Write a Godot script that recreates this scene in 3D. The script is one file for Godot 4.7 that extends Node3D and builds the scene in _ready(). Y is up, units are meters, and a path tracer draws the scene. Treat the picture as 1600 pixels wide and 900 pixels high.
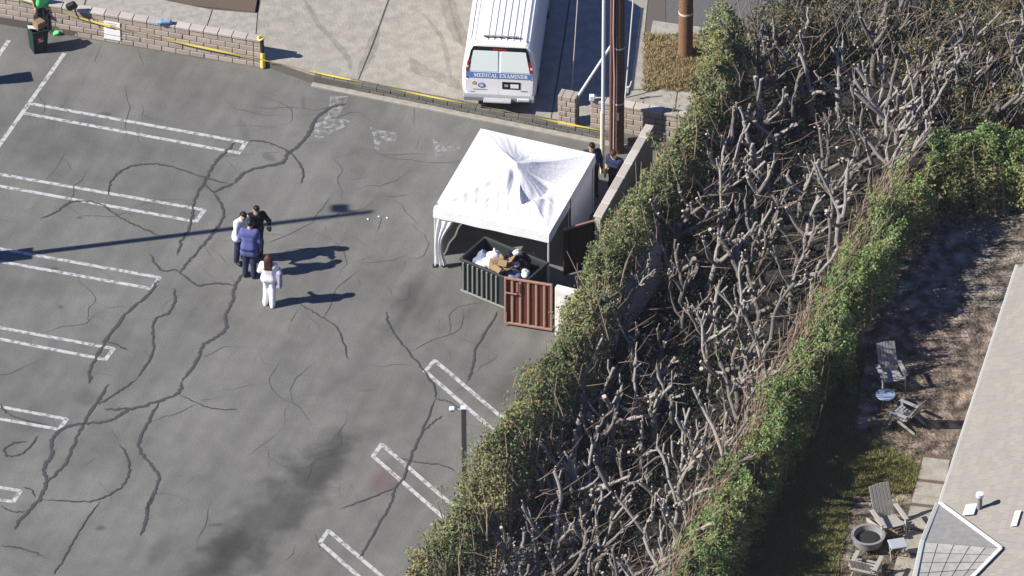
extends Node3D
# A car park seen from a helicopter: white pop-up tent over a rubbish skip, a parked van,
# a few people, and a wide double hedge with hard-pruned trees between it and a shady back yard.
# Units are metres. One metre is about 60 pixels of the 1600-pixel-wide photograph.

const DIST := 240.0
const ELEV := 37.5
const FOCAL := 14400.0
const UP_LEVEL := 0.25      # driveway, pavements
const YARD := 0.75           # back yard level
var eye: Vector3
var cam_up: Vector3
var cam_fwd: Vector3
var rng := RandomNumberGenerator.new()
var used := {}
var mats := {}
var tex := {}
var d_row := Vector3(-0.384, 0, 0.923)   # along the hedge, towards the viewer
var n_row := Vector3(0.923, 0, 0.384)    # across the hedge, towards the yard

# ------------------------------------------------------------------ measuring
func g(px: float, py: float, h := 0.0) -> Vector3:
	# the point at height h which the photograph shows at (px, py)
	var d := cam_fwd * FOCAL + Vector3.RIGHT * (px - 800.0) + cam_up * (450.0 - py)
	return eye + d * ((h - eye.y) / d.y)

# ------------------------------------------------------------------ scene objects
func numbered(called: String) -> String:
	if not used.has(called):
		used[called] = 0
		return called
	used[called] += 1
	return "%s_%03d" % [called, used[called]]

func tag(o: Node, label: String, category: String, group := "", kind := "") -> Node:
	if label != "": o.set_meta("label", label)
	if category != "": o.set_meta("category", category)
	if group != "": o.set_meta("group", group)
	if kind != "": o.set_meta("kind", kind)
	return o

func thing(called: String, label: String, category: String, at := Vector3.ZERO, turn := 0.0, group := "") -> Node3D:
	var o := Node3D.new()
	o.name = numbered(called)
	add_child(o)
	o.position = at
	o.rotation.y = turn
	tag(o, label, category, group)
	return o

func put(called: String, mesh: Mesh, m: Material, parent: Node = null, at := Vector3.ZERO, turn := 0.0) -> MeshInstance3D:
	var o := MeshInstance3D.new()
	o.mesh = mesh
	o.material_override = m
	if parent == null:
		o.name = numbered(called)
		add_child(o)
	else:
		o.name = called
		parent.add_child(o, true)
	o.position = at
	o.rotation.y = turn
	return o

func structure(called: String, mesh: Mesh, m: Material, label: String) -> MeshInstance3D:
	var o := put(called, mesh, m)
	tag(o, label, "", "", "structure")
	return o

# ------------------------------------------------------------------ mesh building
func begin() -> SurfaceTool:
	var st := SurfaceTool.new()
	st.begin(Mesh.PRIMITIVE_TRIANGLES)
	return st

func tri(st: SurfaceTool, a: Vector3, b: Vector3, c: Vector3, na: Vector3, nb: Vector3, nc: Vector3) -> void:
	if (b - a).cross(c - a).dot(na + nb + nc) > 0.0:
		st.set_normal(na); st.add_vertex(a)
		st.set_normal(nc); st.add_vertex(c)
		st.set_normal(nb); st.add_vertex(b)
	else:
		st.set_normal(na); st.add_vertex(a)
		st.set_normal(nb); st.add_vertex(b)
		st.set_normal(nc); st.add_vertex(c)

func flat(st: SurfaceTool, a: Vector3, b: Vector3, c: Vector3, out: Vector3) -> void:
	var n := (b - a).cross(c - a)
	if n.length_squared() < 1e-14: return
	n = n.normalized()
	if n.dot(out) < 0.0: n = -n
	tri(st, a, b, c, n, n, n)

func quad(st: SurfaceTool, a: Vector3, b: Vector3, c: Vector3, d: Vector3, out: Vector3) -> void:
	flat(st, a, b, c, out)
	flat(st, a, c, d, out)

func box(st: SurfaceTool, size: Vector3, xf := Transform3D(), ch := 0.0) -> void:
	# a box with chamfered edges
	var h := size * 0.5
	ch = min(ch, min(h.x, min(h.y, h.z)) * 0.9)
	for ax in 3:
		for s in [-1.0, 1.0]:
			var u := (ax + 1) % 3
			var v := (ax + 2) % 3
			var pts := []
			for q in [[-1, -1], [1, -1], [1, 1], [-1, 1]]:
				var p := Vector3.ZERO
				p[ax] = s * h[ax]
				p[u] = q[0] * (h[u] - ch)
				p[v] = q[1] * (h[v] - ch)
				pts.append(xf * p)
			var o := Vector3.ZERO
			o[ax] = s
			quad(st, pts[0], pts[1], pts[2], pts[3], xf.basis * o)
	if ch <= 0.0: return
	for ax in 3:
		var u := (ax + 1) % 3
		var v := (ax + 2) % 3
		for su in [-1.0, 1.0]:
			for sv in [-1.0, 1.0]:
				var p0 := Vector3.ZERO
				p0[u] = su * h[u]; p0[v] = sv * (h[v] - ch)
				var p1 := Vector3.ZERO
				p1[u] = su * (h[u] - ch); p1[v] = sv * h[v]
				var e := Vector3.ZERO
				e[ax] = h[ax] - ch
				var o := Vector3.ZERO
				o[u] = su; o[v] = sv
				quad(st, xf * (p0 - e), xf * (p0 + e), xf * (p1 + e), xf * (p1 - e), xf.basis * o)
	for sx in [-1.0, 1.0]:
		for sy in [-1.0, 1.0]:
			for sz in [-1.0, 1.0]:
				var s := Vector3(sx, sy, sz)
				flat(st, xf * (s * Vector3(h.x, h.y - ch, h.z - ch)), xf * (s * Vector3(h.x - ch, h.y, h.z - ch)), xf * (s * Vector3(h.x - ch, h.y - ch, h.z)), xf.basis * s)

func box_mesh(size: Vector3, ch := 0.0, at := Vector3.ZERO) -> ArrayMesh:
	var st := begin()
	box(st, size, Transform3D(Basis(), at), ch)
	return st.commit()

func along(a: Vector3, b: Vector3) -> Basis:
	# a basis whose x runs from a to b, y as near upright as it gets
	var x := (b - a).normalized()
	var ref := Vector3.UP if abs(x.y) < 0.95 else Vector3.BACK
	var z := x.cross(ref).normalized()
	return Basis(x, z.cross(x), z)

func beam(st: SurfaceTool, a: Vector3, b: Vector3, w: float, h: float, ch := 0.0) -> void:
	box(st, Vector3(a.distance_to(b), h, w), Transform3D(along(a, b), (a + b) * 0.5), ch)

func tube(st: SurfaceTool, pts: PackedVector3Array, radii: PackedFloat32Array, sides := 6, caps := true) -> void:
	var n := pts.size()
	var rings := []
	var prev := Vector3.ZERO
	for i in n:
		var t := (pts[min(i + 1, n - 1)] - pts[max(i - 1, 0)]).normalized()
		if prev == Vector3.ZERO:
			prev = t.cross(Vector3(0.31, 0.2, 0.93)).normalized()
		var u := (prev - t * prev.dot(t)).normalized()
		prev = u
		var v := t.cross(u)
		var ring := []
		for k in sides:
			var a := TAU * k / sides
			ring.append(u * cos(a) + v * sin(a))
		rings.append(ring)
	for i in n - 1:
		for k in sides:
			var k2 := (k + 1) % sides
			var n00: Vector3 = rings[i][k]
			var n01: Vector3 = rings[i][k2]
			var n10: Vector3 = rings[i + 1][k]
			var n11: Vector3 = rings[i + 1][k2]
			var a := pts[i] + n00 * radii[i]
			var b := pts[i] + n01 * radii[i]
			var c := pts[i + 1] + n11 * radii[i + 1]
			var d := pts[i + 1] + n10 * radii[i + 1]
			tri(st, a, b, c, n00, n01, n11)
			tri(st, a, c, d, n00, n11, n10)
	if caps:
		for e in [0, n - 1]:
			var out := (pts[e] - pts[1 if e == 0 else n - 2]).normalized()
			for k in range(1, sides - 1):
				flat(st, pts[e] + rings[e][0] * radii[e], pts[e] + rings[e][k] * radii[e], pts[e] + rings[e][k + 1] * radii[e], out)

func rod(st: SurfaceTool, a: Vector3, b: Vector3, r0: float, r1 := -1.0, sides := 8) -> void:
	tube(st, PackedVector3Array([a, b]), PackedFloat32Array([r0, r0 if r1 < 0 else r1]), sides)

func lathe(st: SurfaceTool, prof: PackedVector2Array, at := Vector3.ZERO, sides := 16) -> void:
	# prof: (radius, height) from bottom to top, flat facets along the height
	for i in prof.size() - 1:
		var p := prof[i]
		var q := prof[i + 1]
		var sl := Vector2(q.y - p.y, p.x - q.x).normalized()
		for k in sides:
			var a0 := TAU * k / sides
			var a1 := TAU * (k + 1) / sides
			var c0 := Vector3(cos(a0), 0, sin(a0))
			var c1 := Vector3(cos(a1), 0, sin(a1))
			var n0 := c0 * sl.x + Vector3.UP * sl.y
			var n1 := c1 * sl.x + Vector3.UP * sl.y
			var v00 := at + c0 * p.x + Vector3.UP * p.y
			var v01 := at + c1 * p.x + Vector3.UP * p.y
			var v10 := at + c0 * q.x + Vector3.UP * q.y
			var v11 := at + c1 * q.x + Vector3.UP * q.y
			if p.x > 1e-5: tri(st, v00, v01, v11, n0, n1, n1)
			if q.x > 1e-5: tri(st, v00, v11, v10, n0, n1, n0)

func sheet(poly: PackedVector3Array, uv_scale := 1.0) -> ArrayMesh:
	# a flat polygon that faces up
	var flat2 := PackedVector2Array()
	for p in poly: flat2.append(Vector2(p.x, p.z))
	var st := begin()
	var idx := Geometry2D.triangulate_polygon(flat2)
	for i in range(0, idx.size(), 3):
		var a := poly[idx[i]]
		var b := poly[idx[i + 1]]
		var c := poly[idx[i + 2]]
		if (b - a).cross(c - a).y > 0.0:
			var s := b; b = c; c = s
		for p in [a, b, c]:
			st.set_normal(Vector3.UP)
			st.set_uv(Vector2(p.x, p.z) * uv_scale)
			st.add_vertex(p)
	return st.commit()

func prism(poly: PackedVector3Array, down: float) -> ArrayMesh:
	# a slab: the polygon on top, walls going down
	var flat2 := PackedVector2Array()
	for p in poly: flat2.append(Vector2(p.x, p.z))
	var mid := Vector3.ZERO
	for p in poly: mid += p / poly.size()
	var st := begin()
	var idx := Geometry2D.triangulate_polygon(flat2)
	for i in range(0, idx.size(), 3):
		flat(st, poly[idx[i]], poly[idx[i + 1]], poly[idx[i + 2]], Vector3.UP)
	var dn := Vector3.DOWN * down
	for i in poly.size():
		var a := poly[i]
		var b := poly[(i + 1) % poly.size()]
		quad(st, a, b, b + dn, a + dn, (a + b) * 0.5 - mid)
	return st.commit()

func smooth_path(p: PackedVector3Array, step := 5) -> PackedVector3Array:
	var out := PackedVector3Array()
	for i in p.size() - 1:
		var p0 := p[max(i - 1, 0)]
		var p3 := p[min(i + 2, p.size() - 1)]
		for k in step:
			out.append(p[i].cubic_interpolate(p[i + 1], p0, p3, float(k) / step))
	out.append(p[p.size() - 1])
	return out

func ribbon(path: PackedVector3Array, width: float, rough := 0.0, y := 0.0, fade := false) -> ArrayMesh:
	# a strip lying on the ground
	var st := begin()
	var n := path.size()
	var l := PackedVector3Array()
	var r := PackedVector3Array()
	for i in n:
		var t := (path[min(i + 1, n - 1)] - path[max(i - 1, 0)]).normalized()
		var side := Vector3(-t.z, 0, t.x)
		var taper := 1.0
		if fade: taper = clampf(min(i, n - 1 - i) / 4.0, 0.15, 1.0)
		var w := width * 0.5 * taper
		l.append(path[i] + side * w * (1.0 + rng.randf_range(-rough, rough)) + Vector3.UP * y)
		r.append(path[i] - side * w * (1.0 + rng.randf_range(-rough, rough)) + Vector3.UP * y)
	for i in n - 1:
		for q in [[l[i], l[i + 1], r[i + 1]], [l[i], r[i + 1], r[i]]]:
			var a: Vector3 = q[0]; var b: Vector3 = q[1]; var c: Vector3 = q[2]
			if (b - a).cross(c - a).y > 0.0:
				var s := b; b = c; c = s
			for p in [a, b, c]:
				st.set_normal(Vector3.UP)
				st.set_uv(Vector2(p.x, p.z))
				st.add_vertex(p)
	return st.commit()

# ------------------------------------------------------------------ materials
func noise_tex(called: String, freq: float, lo: float, hi: float, octaves := 4, size := 512, kind := FastNoiseLite.TYPE_SIMPLEX_SMOOTH, normal := false, bump := 4.0) -> NoiseTexture2D:
	if tex.has(called): return tex[called]
	var n := FastNoiseLite.new()
	n.noise_type = kind
	n.frequency = freq
	n.fractal_octaves = octaves
	n.seed = hash(called) % 1000
	var t := NoiseTexture2D.new()
	t.width = size
	t.height = size
	t.seamless = true
	t.noise = n
	if normal:
		t.as_normal_map = true
		t.bump_strength = bump
	else:
		var gr := Gradient.new()
		gr.set_color(0, Color(lo, lo, lo))
		gr.set_color(1, Color(hi, hi, hi))
		t.color_ramp = gr
	tex[called] = t
	return t

func mat(called: String, col: Color, rough := 0.8, texture: Texture2D = null, scale := 1.0, bump: Texture2D = null, bump_scale := 0.6) -> StandardMaterial3D:
	# col is the linear base colour
	if mats.has(called): return mats[called]
	var m := StandardMaterial3D.new()
	m.resource_name = called
	m.albedo_color = col.linear_to_srgb()
	m.roughness = rough
	m.metallic_specular = 0.3
	if texture:
		m.albedo_texture = texture
	if bump:
		m.normal_enabled = true
		m.normal_texture = bump
		m.normal_scale = bump_scale
	if texture or bump:
		m.uv1_triplanar = true
		m.uv1_world_triplanar = true
		m.uv1_scale = Vector3.ONE * scale
	mats[called] = m
	return m

func tinted(called: String) -> StandardMaterial3D:
	var m := StandardMaterial3D.new()
	m.resource_name = called
	m.vertex_color_use_as_albedo = true
	m.roughness = 0.75
	m.metallic_specular = 0.3
	mats[called] = m
	return m

func make_materials() -> void:
	var speck := noise_tex("speck", 0.05, 0.62, 1.0, 5)
	var blotch := noise_tex("blotch", 0.012, 0.84, 1.0, 5)
	var grain := noise_tex("grain", 0.12, 0.75, 1.0, 3, 256)
	var rough_n := noise_tex("rough_n", 0.06, 0, 1, 4, 512, FastNoiseLite.TYPE_SIMPLEX_SMOOTH, true, 6.0)
	var cloth_n := noise_tex("cloth_n", 0.02, 0, 1, 3, 512, FastNoiseLite.TYPE_SIMPLEX_SMOOTH, true, 10.0)
	mat("concrete", Color(0.345, 0.322, 0.272), 0.9, blotch, 0.35, rough_n, 0.2)
	mat("concrete_pale", Color(0.36, 0.34, 0.295), 0.9, blotch, 0.6, rough_n, 0.2)
	var smear := mat("tyre_smear", Color(0.06, 0.058, 0.055), 0.9)
	smear.albedo_color.a = 0.13
	smear.transparency = BaseMaterial3D.TRANSPARENCY_ALPHA
	mat("joint", Color(0.1, 0.09, 0.08), 0.95)
	mat("street", Color(0.17, 0.17, 0.165), 0.9, speck, 0.8, rough_n, 0.3)
	mat("earth", Color(0.2, 0.15, 0.11), 0.95, speck, 1.2, rough_n, 1.0)
	mat("ground", Color(0.2, 0.185, 0.16), 0.95, blotch, 0.1)
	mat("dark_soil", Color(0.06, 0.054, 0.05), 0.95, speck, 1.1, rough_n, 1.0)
	mat("yard_soil", Color(0.43, 0.36, 0.275), 0.95, noise_tex("litter", 0.012, 0.25, 1.0, 4), 0.3, rough_n, 0.8)  # mottling: leaf litter tone plus dappled branch shade painted into the colour
	mat("yard_red", Color(0.37, 0.29, 0.225), 0.95, noise_tex("litter", 0.012, 0.25, 1.0, 4), 0.3, rough_n, 0.8)  # same mottling, with the dappled shade painted in
	mat("dry_grass_soil", Color(0.33, 0.25, 0.15), 0.95, speck, 1.5, rough_n, 1.2)
	mat("tar", Color(0.06, 0.06, 0.061), 0.75)
	mat("tar_worn", Color(0.09, 0.09, 0.089), 0.85, speck, 1.2)
	mat("crack", Color(0.085, 0.083, 0.08), 0.95)
	mat("skid", Color(0.1, 0.1, 0.1), 0.9, speck, 1.5)
	for i in 4:
		var k: float = [1.0, 0.86, 1.1, 0.95][i]
		mat("block%d" % i, Color(0.58 * k, 0.495 * k, 0.42 * k), 0.92, speck, 2.0, rough_n, 0.9)
		mat("cap%d" % i, Color(0.66 * k, 0.6 * k, 0.53 * k), 0.9, speck, 2.0, rough_n, 0.5)
		mat("dark_block%d" % i, Color(0.2 * k, 0.193 * k, 0.178 * k), 0.92, speck, 2.0, rough_n, 0.9)
		mat("shingle%d" % i, Color(0.355, 0.33, 0.287) * [1.0, 0.95, 1.05, 0.98][i], 0.95, grain, 3.0)
	mat("mortar", Color(0.27, 0.235, 0.2), 0.95, speck, 3.0)
	mat("pale_wall", Color(0.5, 0.48, 0.44), 0.9, blotch, 0.7, rough_n, 0.4)
	mat("white_wall", Color(0.78, 0.76, 0.72), 0.85, blotch, 0.6, rough_n, 0.3)
	mat("tent_white", Color(0.71, 0.71, 0.7), 0.75, null, 0.9, cloth_n, 0.3).backlight_enabled = true
	mats["tent_white"].backlight = Color(0.4, 0.4, 0.4)
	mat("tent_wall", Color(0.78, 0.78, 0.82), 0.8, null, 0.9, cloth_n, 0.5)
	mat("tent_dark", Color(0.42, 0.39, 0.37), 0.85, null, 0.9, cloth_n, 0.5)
	mat("white_metal", Color(0.75, 0.75, 0.75), 0.4)
	mat("black_metal", Color(0.02, 0.02, 0.022), 0.45)
	mat("dumpster_paint", Color(0.045, 0.055, 0.055), 0.55, speck, 1.6)
	mat("dumpster_rib", Color(0.3, 0.32, 0.29), 0.5, speck, 1.6)
	mat("dumpster_inside", Color(0.03, 0.032, 0.035), 0.7, speck, 1.6)
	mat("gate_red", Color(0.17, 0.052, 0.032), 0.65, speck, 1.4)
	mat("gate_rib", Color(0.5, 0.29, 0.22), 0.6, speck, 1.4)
	mat("gate_shaded", Color(0.045, 0.03, 0.027), 0.7, speck, 1.4)  # shaded copy of the gate colours: the unlit side is painted in
	mat("rubber", Color(0.015, 0.015, 0.015), 0.85)
	var van := mat("van_white", Color(0.8, 0.8, 0.79), 0.3)
	van.clearcoat_enabled = true
	van.clearcoat = 0.5
	van.clearcoat_roughness = 0.1
	mat("van_window", Color(0.68, 0.74, 0.7), 0.2)
	mat("van_black", Color(0.012, 0.012, 0.014), 0.3)
	mat("van_blue", Color(0.1, 0.18, 0.38), 0.4)
	mat("van_grey", Color(0.22, 0.23, 0.24), 0.5)
	mat("chrome", Color(0.6, 0.6, 0.6), 0.3).metallic = 0.6
	mat("tail_red", Color(0.35, 0.012, 0.012), 0.2)
	mat("tail_clear", Color(0.6, 0.5, 0.48), 0.2)
	mat("glass_dark", Color(0.02, 0.025, 0.03), 0.08)
	mat("white_paint", Color(0.8, 0.8, 0.78), 0.6)
	mat("gold", Color(0.5, 0.38, 0.14), 0.5)
	mat("tape_yellow", Color(0.72, 0.6, 0.12), 0.5)
	mat("pole_wood", Color(0.17, 0.11, 0.075), 0.9, noise_tex("wood", 0.03, 0.6, 1.0, 4), 1.0, rough_n, 0.8)
	mat("pole_wood_red", Color(0.32, 0.18, 0.105), 0.9, noise_tex("wood", 0.03, 0.6, 1.0, 4), 1.0, rough_n, 0.8)
	mat("conduit", Color(0.55, 0.57, 0.58), 0.5)
	mat("conduit_cream", Color(0.6, 0.55, 0.42), 0.6)
	mat("conduit_brown", Color(0.15, 0.075, 0.055), 0.6)
	mat("cable", Color(0.5, 0.48, 0.46), 0.6)
	mat("lamp_pole", Color(0.13, 0.13, 0.12), 0.55, speck, 1.0)
	mat("bark", Color(0.63, 0.585, 0.53), 0.9, noise_tex("bark_t", 0.03, 0.35, 1.0, 5), 2.6, rough_n, 1.4)
	mat("bark_dark", Color(0.36, 0.325, 0.29), 0.9, noise_tex("bark_t", 0.03, 0.35, 1.0, 5), 2.6, rough_n, 1.4)
	mat("cut_wood", Color(0.43, 0.36, 0.28), 0.85)
	mat("twig", Color(0.3, 0.225, 0.165), 0.9)
	mat("twig_grey", Color(0.19, 0.175, 0.155), 0.9)
	mat("bin_green", Color(0.012, 0.035, 0.03), 0.5)
	mat("bin_black", Color(0.015, 0.017, 0.02), 0.5)
	mat("sticker_red", Color(0.55, 0.05, 0.05), 0.5)
	mat("cardboard", Color(0.36, 0.25, 0.14), 0.9, speck, 2.0)
	mat("paper", Color(0.75, 0.74, 0.72), 0.7)
	mat("ink", Color(0.3, 0.3, 0.32), 0.7)
	mat("bag_white", Color(0.7, 0.7, 0.72), 0.4)
	mat("bag_black", Color(0.015, 0.015, 0.018), 0.3)
	mat("bag_blue", Color(0.14, 0.17, 0.24), 0.4)
	mat("bag_brown", Color(0.34, 0.24, 0.14), 0.8, speck, 2.0)
	mat("bag_pink", Color(0.55, 0.38, 0.42), 0.5)
	mat("cloth_blue", Color(0.17, 0.3, 0.5), 0.85)
	mat("chair_grey", Color(0.4, 0.4, 0.39), 0.7, speck, 1.5)
	mat("chair_wood", Color(0.5, 0.48, 0.44), 0.8, speck, 1.5)
	mat("table_blue", Color(0.2, 0.26, 0.36), 0.5)
	mat("steel", Color(0.34, 0.33, 0.32), 0.55, speck, 2.0)
	mat("seat_grey", Color(0.3, 0.32, 0.36), 0.7)
	mat("ash", Color(0.04, 0.04, 0.04), 0.95, speck, 3.0)
	mat("roof_base", Color(0.13, 0.12, 0.11), 0.95)
	mat("roof_panel", Color(0.34, 0.33, 0.3), 0.7, blotch, 0.6)
	mat("roof_dark", Color(0.07, 0.07, 0.07), 0.9)
	for i in 3: mat("roof_panel%d" % i, Color(0.41, 0.395, 0.35) * [0.94, 1.0, 1.06][i], 0.7, blotch, 0.6)
	mat("flashing", Color(0.6, 0.6, 0.57), 0.5)
	mat("gutter", Color(0.38, 0.4, 0.38), 0.5)
	mat("stucco", Color(0.45, 0.4, 0.33), 0.9, speck, 1.0)
	mat("skin", Color(0.42, 0.24, 0.16), 0.6)
	mat("skin_light", Color(0.55, 0.34, 0.25), 0.6)
	mat("hair_black", Color(0.012, 0.01, 0.01), 0.5)
	mat("hair_brown", Color(0.065, 0.03, 0.022), 0.5)
	mat("shirt_white", Color(0.8, 0.8, 0.8), 0.85, null, 4.0, cloth_n, 1.6)
	mat("shirt_black", Color(0.012, 0.012, 0.014), 0.85, null, 4.0, cloth_n, 1.6)
	mat("scrub_blue", Color(0.085, 0.1, 0.25), 0.85, null, 4.0, cloth_n, 1.6)
	mat("trouser_navy", Color(0.025, 0.032, 0.075), 0.85, null, 4.0, cloth_n, 1.6)
	mat("trouser_dark", Color(0.02, 0.02, 0.025), 0.85, null, 4.0, cloth_n, 1.6)
	mat("lilac", Color(0.36, 0.35, 0.47), 0.85, null, 4.0, cloth_n, 1.6)
	mat("hivis", Color(0.12, 0.72, 0.2), 0.7)
	mat("shoe", Color(0.02, 0.02, 0.02), 0.5)
	mat("shoe_white", Color(0.7, 0.7, 0.7), 0.6)
	mat("eye_dark", Color(0.02, 0.015, 0.01), 0.3)
	mat("lips", Color(0.3, 0.12, 0.1), 0.6)
	tinted("leaf").backlight_enabled = true
	mats["leaf"].backlight = Color(0.25, 0.25, 0.25)
	tinted("grass_blade")
	# worn white paint: flakes away through a noise mask
	for w in [["paint_line", 0.1, 0.55], ["paint_ghost", 0.25, 0.95]]:
		var n := FastNoiseLite.new()
		n.frequency = 0.02
		n.fractal_octaves = 4
		n.seed = 5
		var t := NoiseTexture2D.new()
		t.width = 512
		t.height = 512
		t.seamless = true
		t.noise = n
		var gr := Gradient.new()
		gr.set_offset(0, w[1]); gr.set_color(0, Color(0.85, 0.85, 0.85, 0.45 if w[1] < 0.2 else 0.0))
		gr.set_offset(1, w[2]); gr.set_color(1, Color(1, 1, 1, 0.95 if w[1] < 0.2 else 0.75))
		t.color_ramp = gr
		var m := StandardMaterial3D.new()
		m.albedo_color = Color(0.44, 0.44, 0.425).linear_to_srgb()
		m.albedo_texture = t
		m.roughness = 0.8
		m.transparency = BaseMaterial3D.TRANSPARENCY_ALPHA
		m.uv1_scale = Vector3(0.45, 0.45, 0.45)
		mats[w[0]] = m

func asphalt() -> StandardMaterial3D:
	# low-frequency tone, oil stains and patches of this car park, 24 texels per metre
	var n := 720
	var span := 30.0
	var o := Vector2(-19.0, -14.0)
	var big := FastNoiseLite.new()
	big.seed = 3
	big.frequency = 0.009
	big.fractal_octaves = 4
	var mid := FastNoiseLite.new()
	mid.seed = 8
	mid.frequency = 0.05
	mid.fractal_octaves = 4
	var streak := FastNoiseLite.new()
	streak.seed = 12
	streak.frequency = 0.02
	streak.fractal_octaves = 3
	var v := PackedFloat32Array()
	v.resize(n * n)
	for y in n:
		for x in n:
			# streaks follow the driving direction of the aisle
			var al := (-0.33 * x + 0.94 * y)
			var ac := (0.94 * x + 0.33 * y)
			v[y * n + x] = 1.0 + 0.22 * big.get_noise_2d(x, y) + 0.13 * mid.get_noise_2d(x, y) + 0.16 * streak.get_noise_2d(ac * 3.0, al * 0.45)
	var red := PackedFloat32Array()
	red.resize(n * n)
	# [px, py, half length m, half width m, turn deg, strength]
	var stains := [[430, 800, 3.4, 1.0, -58, 0.42], [500, 720, 1.7, 0.8, -60, 0.25], [350, 870, 1.4, 0.9, -40, 0.25], [620, 500, 1.9, 0.35, -75, 0.2], [650, 470, 1.2, 0.5, -80, 0.14],
		[130, 622, 0.42, 0.4, 0, 0.24], [790, 620, 0.9, 0.6, -60, 0.22], [560, 560, 2.2, 0.5, -70, 0.08], [250, 860, 0.3, 0.8, 20, 0.22], [265, 800, 0.3, 0.5, 5, 0.16],
		[60, 220, 2.4, 1.2, 10, 0.08], [200, 235, 1.6, 0.6, 10, 0.1], [90, 450, 1.7, 0.5, 0, 0.1], [160, 60, 3.5, 1.0, 10, 0.05], [880, 560, 1.0, 1.0, 0, 0.2],
		[380, 200, 0.7, 0.12, 75, 0.15], [474, 160, 0.5, 0.07, 88, 0.25], [125, 340, 0.12, 0.09, 0, 0.4], [158, 825, 0.15, 0.1, 0, 0.45], [85, 420, 0.14, 0.12, 0, 0.4], [420, 245, 0.22, 0.12, 50, 0.3],
		[300, 240, 0.5, 0.3, 60, 0.1], [340, 820, 0.2, 0.08, 0, 0.35], [575, 610, 0.3, 0.1, 0, 0.2], [95, 480, 0.1, 0.1, 0, 0.4], [165, 178, 0.2, 0.1, 0, 0.3], [640, 745, 0.6, 0.25, -50, 0.1]]
	for s in stains:
		var c := g(s[0], s[1])
		var reach := maxf(s[2], s[3]) * 1.7
		var ca := cos(deg_to_rad(s[4]))
		var sa := sin(deg_to_rad(s[4]))
		for y in range(max(0, int((c.z - reach - o.y) / span * n)), min(n, int((c.z + reach - o.y) / span * n))):
			for x in range(max(0, int((c.x - reach - o.x) / span * n)), min(n, int((c.x + reach - o.x) / span * n))):
				var dx := o.x + (x + 0.5) / n * span - c.x
				var dz := o.y + (y + 0.5) / n * span - c.z
				var e := sqrt(pow((dx * ca + dz * sa) / s[2], 2) + pow((-dx * sa + dz * ca) / s[3], 2))
				e += 0.55 * mid.get_noise_2d(x * 0.7 + 300, y * 0.7)
				v[y * n + x] *= 1.0 - s[5] * (1.0 - smoothstep(0.35, 1.25, e))
	var rc := g(597, 748)
	for y in n:
		for x in n:
			var wx := o.x + (x + 0.5) / n * span
			var wz := o.y + (y + 0.5) / n * span
			if absf(wx - rc.x) < 1.0 and absf(wz - rc.z) < 1.0:
				var e := Vector2(wx - rc.x, (wz - rc.z) * 0.8).length() / 0.45 + 0.6 * mid.get_noise_2d(x, y)
				red[y * n + x] = 0.24 * (1.0 - smoothstep(0.5, 1.3, e))
	var bytes := PackedByteArray()
	bytes.resize(n * n * 3)
	for i in n * n:
		var a: float = clampf(v[i] * 0.72, 0.05, 1.0)
		bytes[i * 3] = int(255.0 * pow(a, 0.4545) * (1.0 + red[i] * 0.12))
		bytes[i * 3 + 1] = int(255.0 * pow(a, 0.4545) * (1.0 - red[i] * 0.25))
		bytes[i * 3 + 2] = int(254.0 * pow(a, 0.4545) * (0.985 - red[i] * 0.22))
	var img := Image.create_from_data(n, n, false, Image.FORMAT_RGB8, bytes)
	var m := StandardMaterial3D.new()
	m.resource_name = "asphalt"
	m.albedo_color = Color(0.245, 0.243, 0.231).linear_to_srgb()
	m.albedo_texture = ImageTexture.create_from_image(img)
	m.roughness = 0.9
	m.metallic_specular = 0.25
	m.detail_enabled = true
	m.detail_blend_mode = BaseMaterial3D.BLEND_MODE_MUL
	m.detail_albedo = noise_tex("asphalt_grain", 0.14, 0.82, 1.0, 4, 512)
	m.detail_uv_layer = BaseMaterial3D.DETAIL_UV_2
	mats["asphalt"] = m
	return m

# ------------------------------------------------------------------ the setting
func px_path(list: Array, h := 0.0) -> PackedVector3Array:
	var p := PackedVector3Array()
	for i in range(0, list.size(), 2): p.append(g(list[i], list[i + 1], h))
	return p

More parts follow.
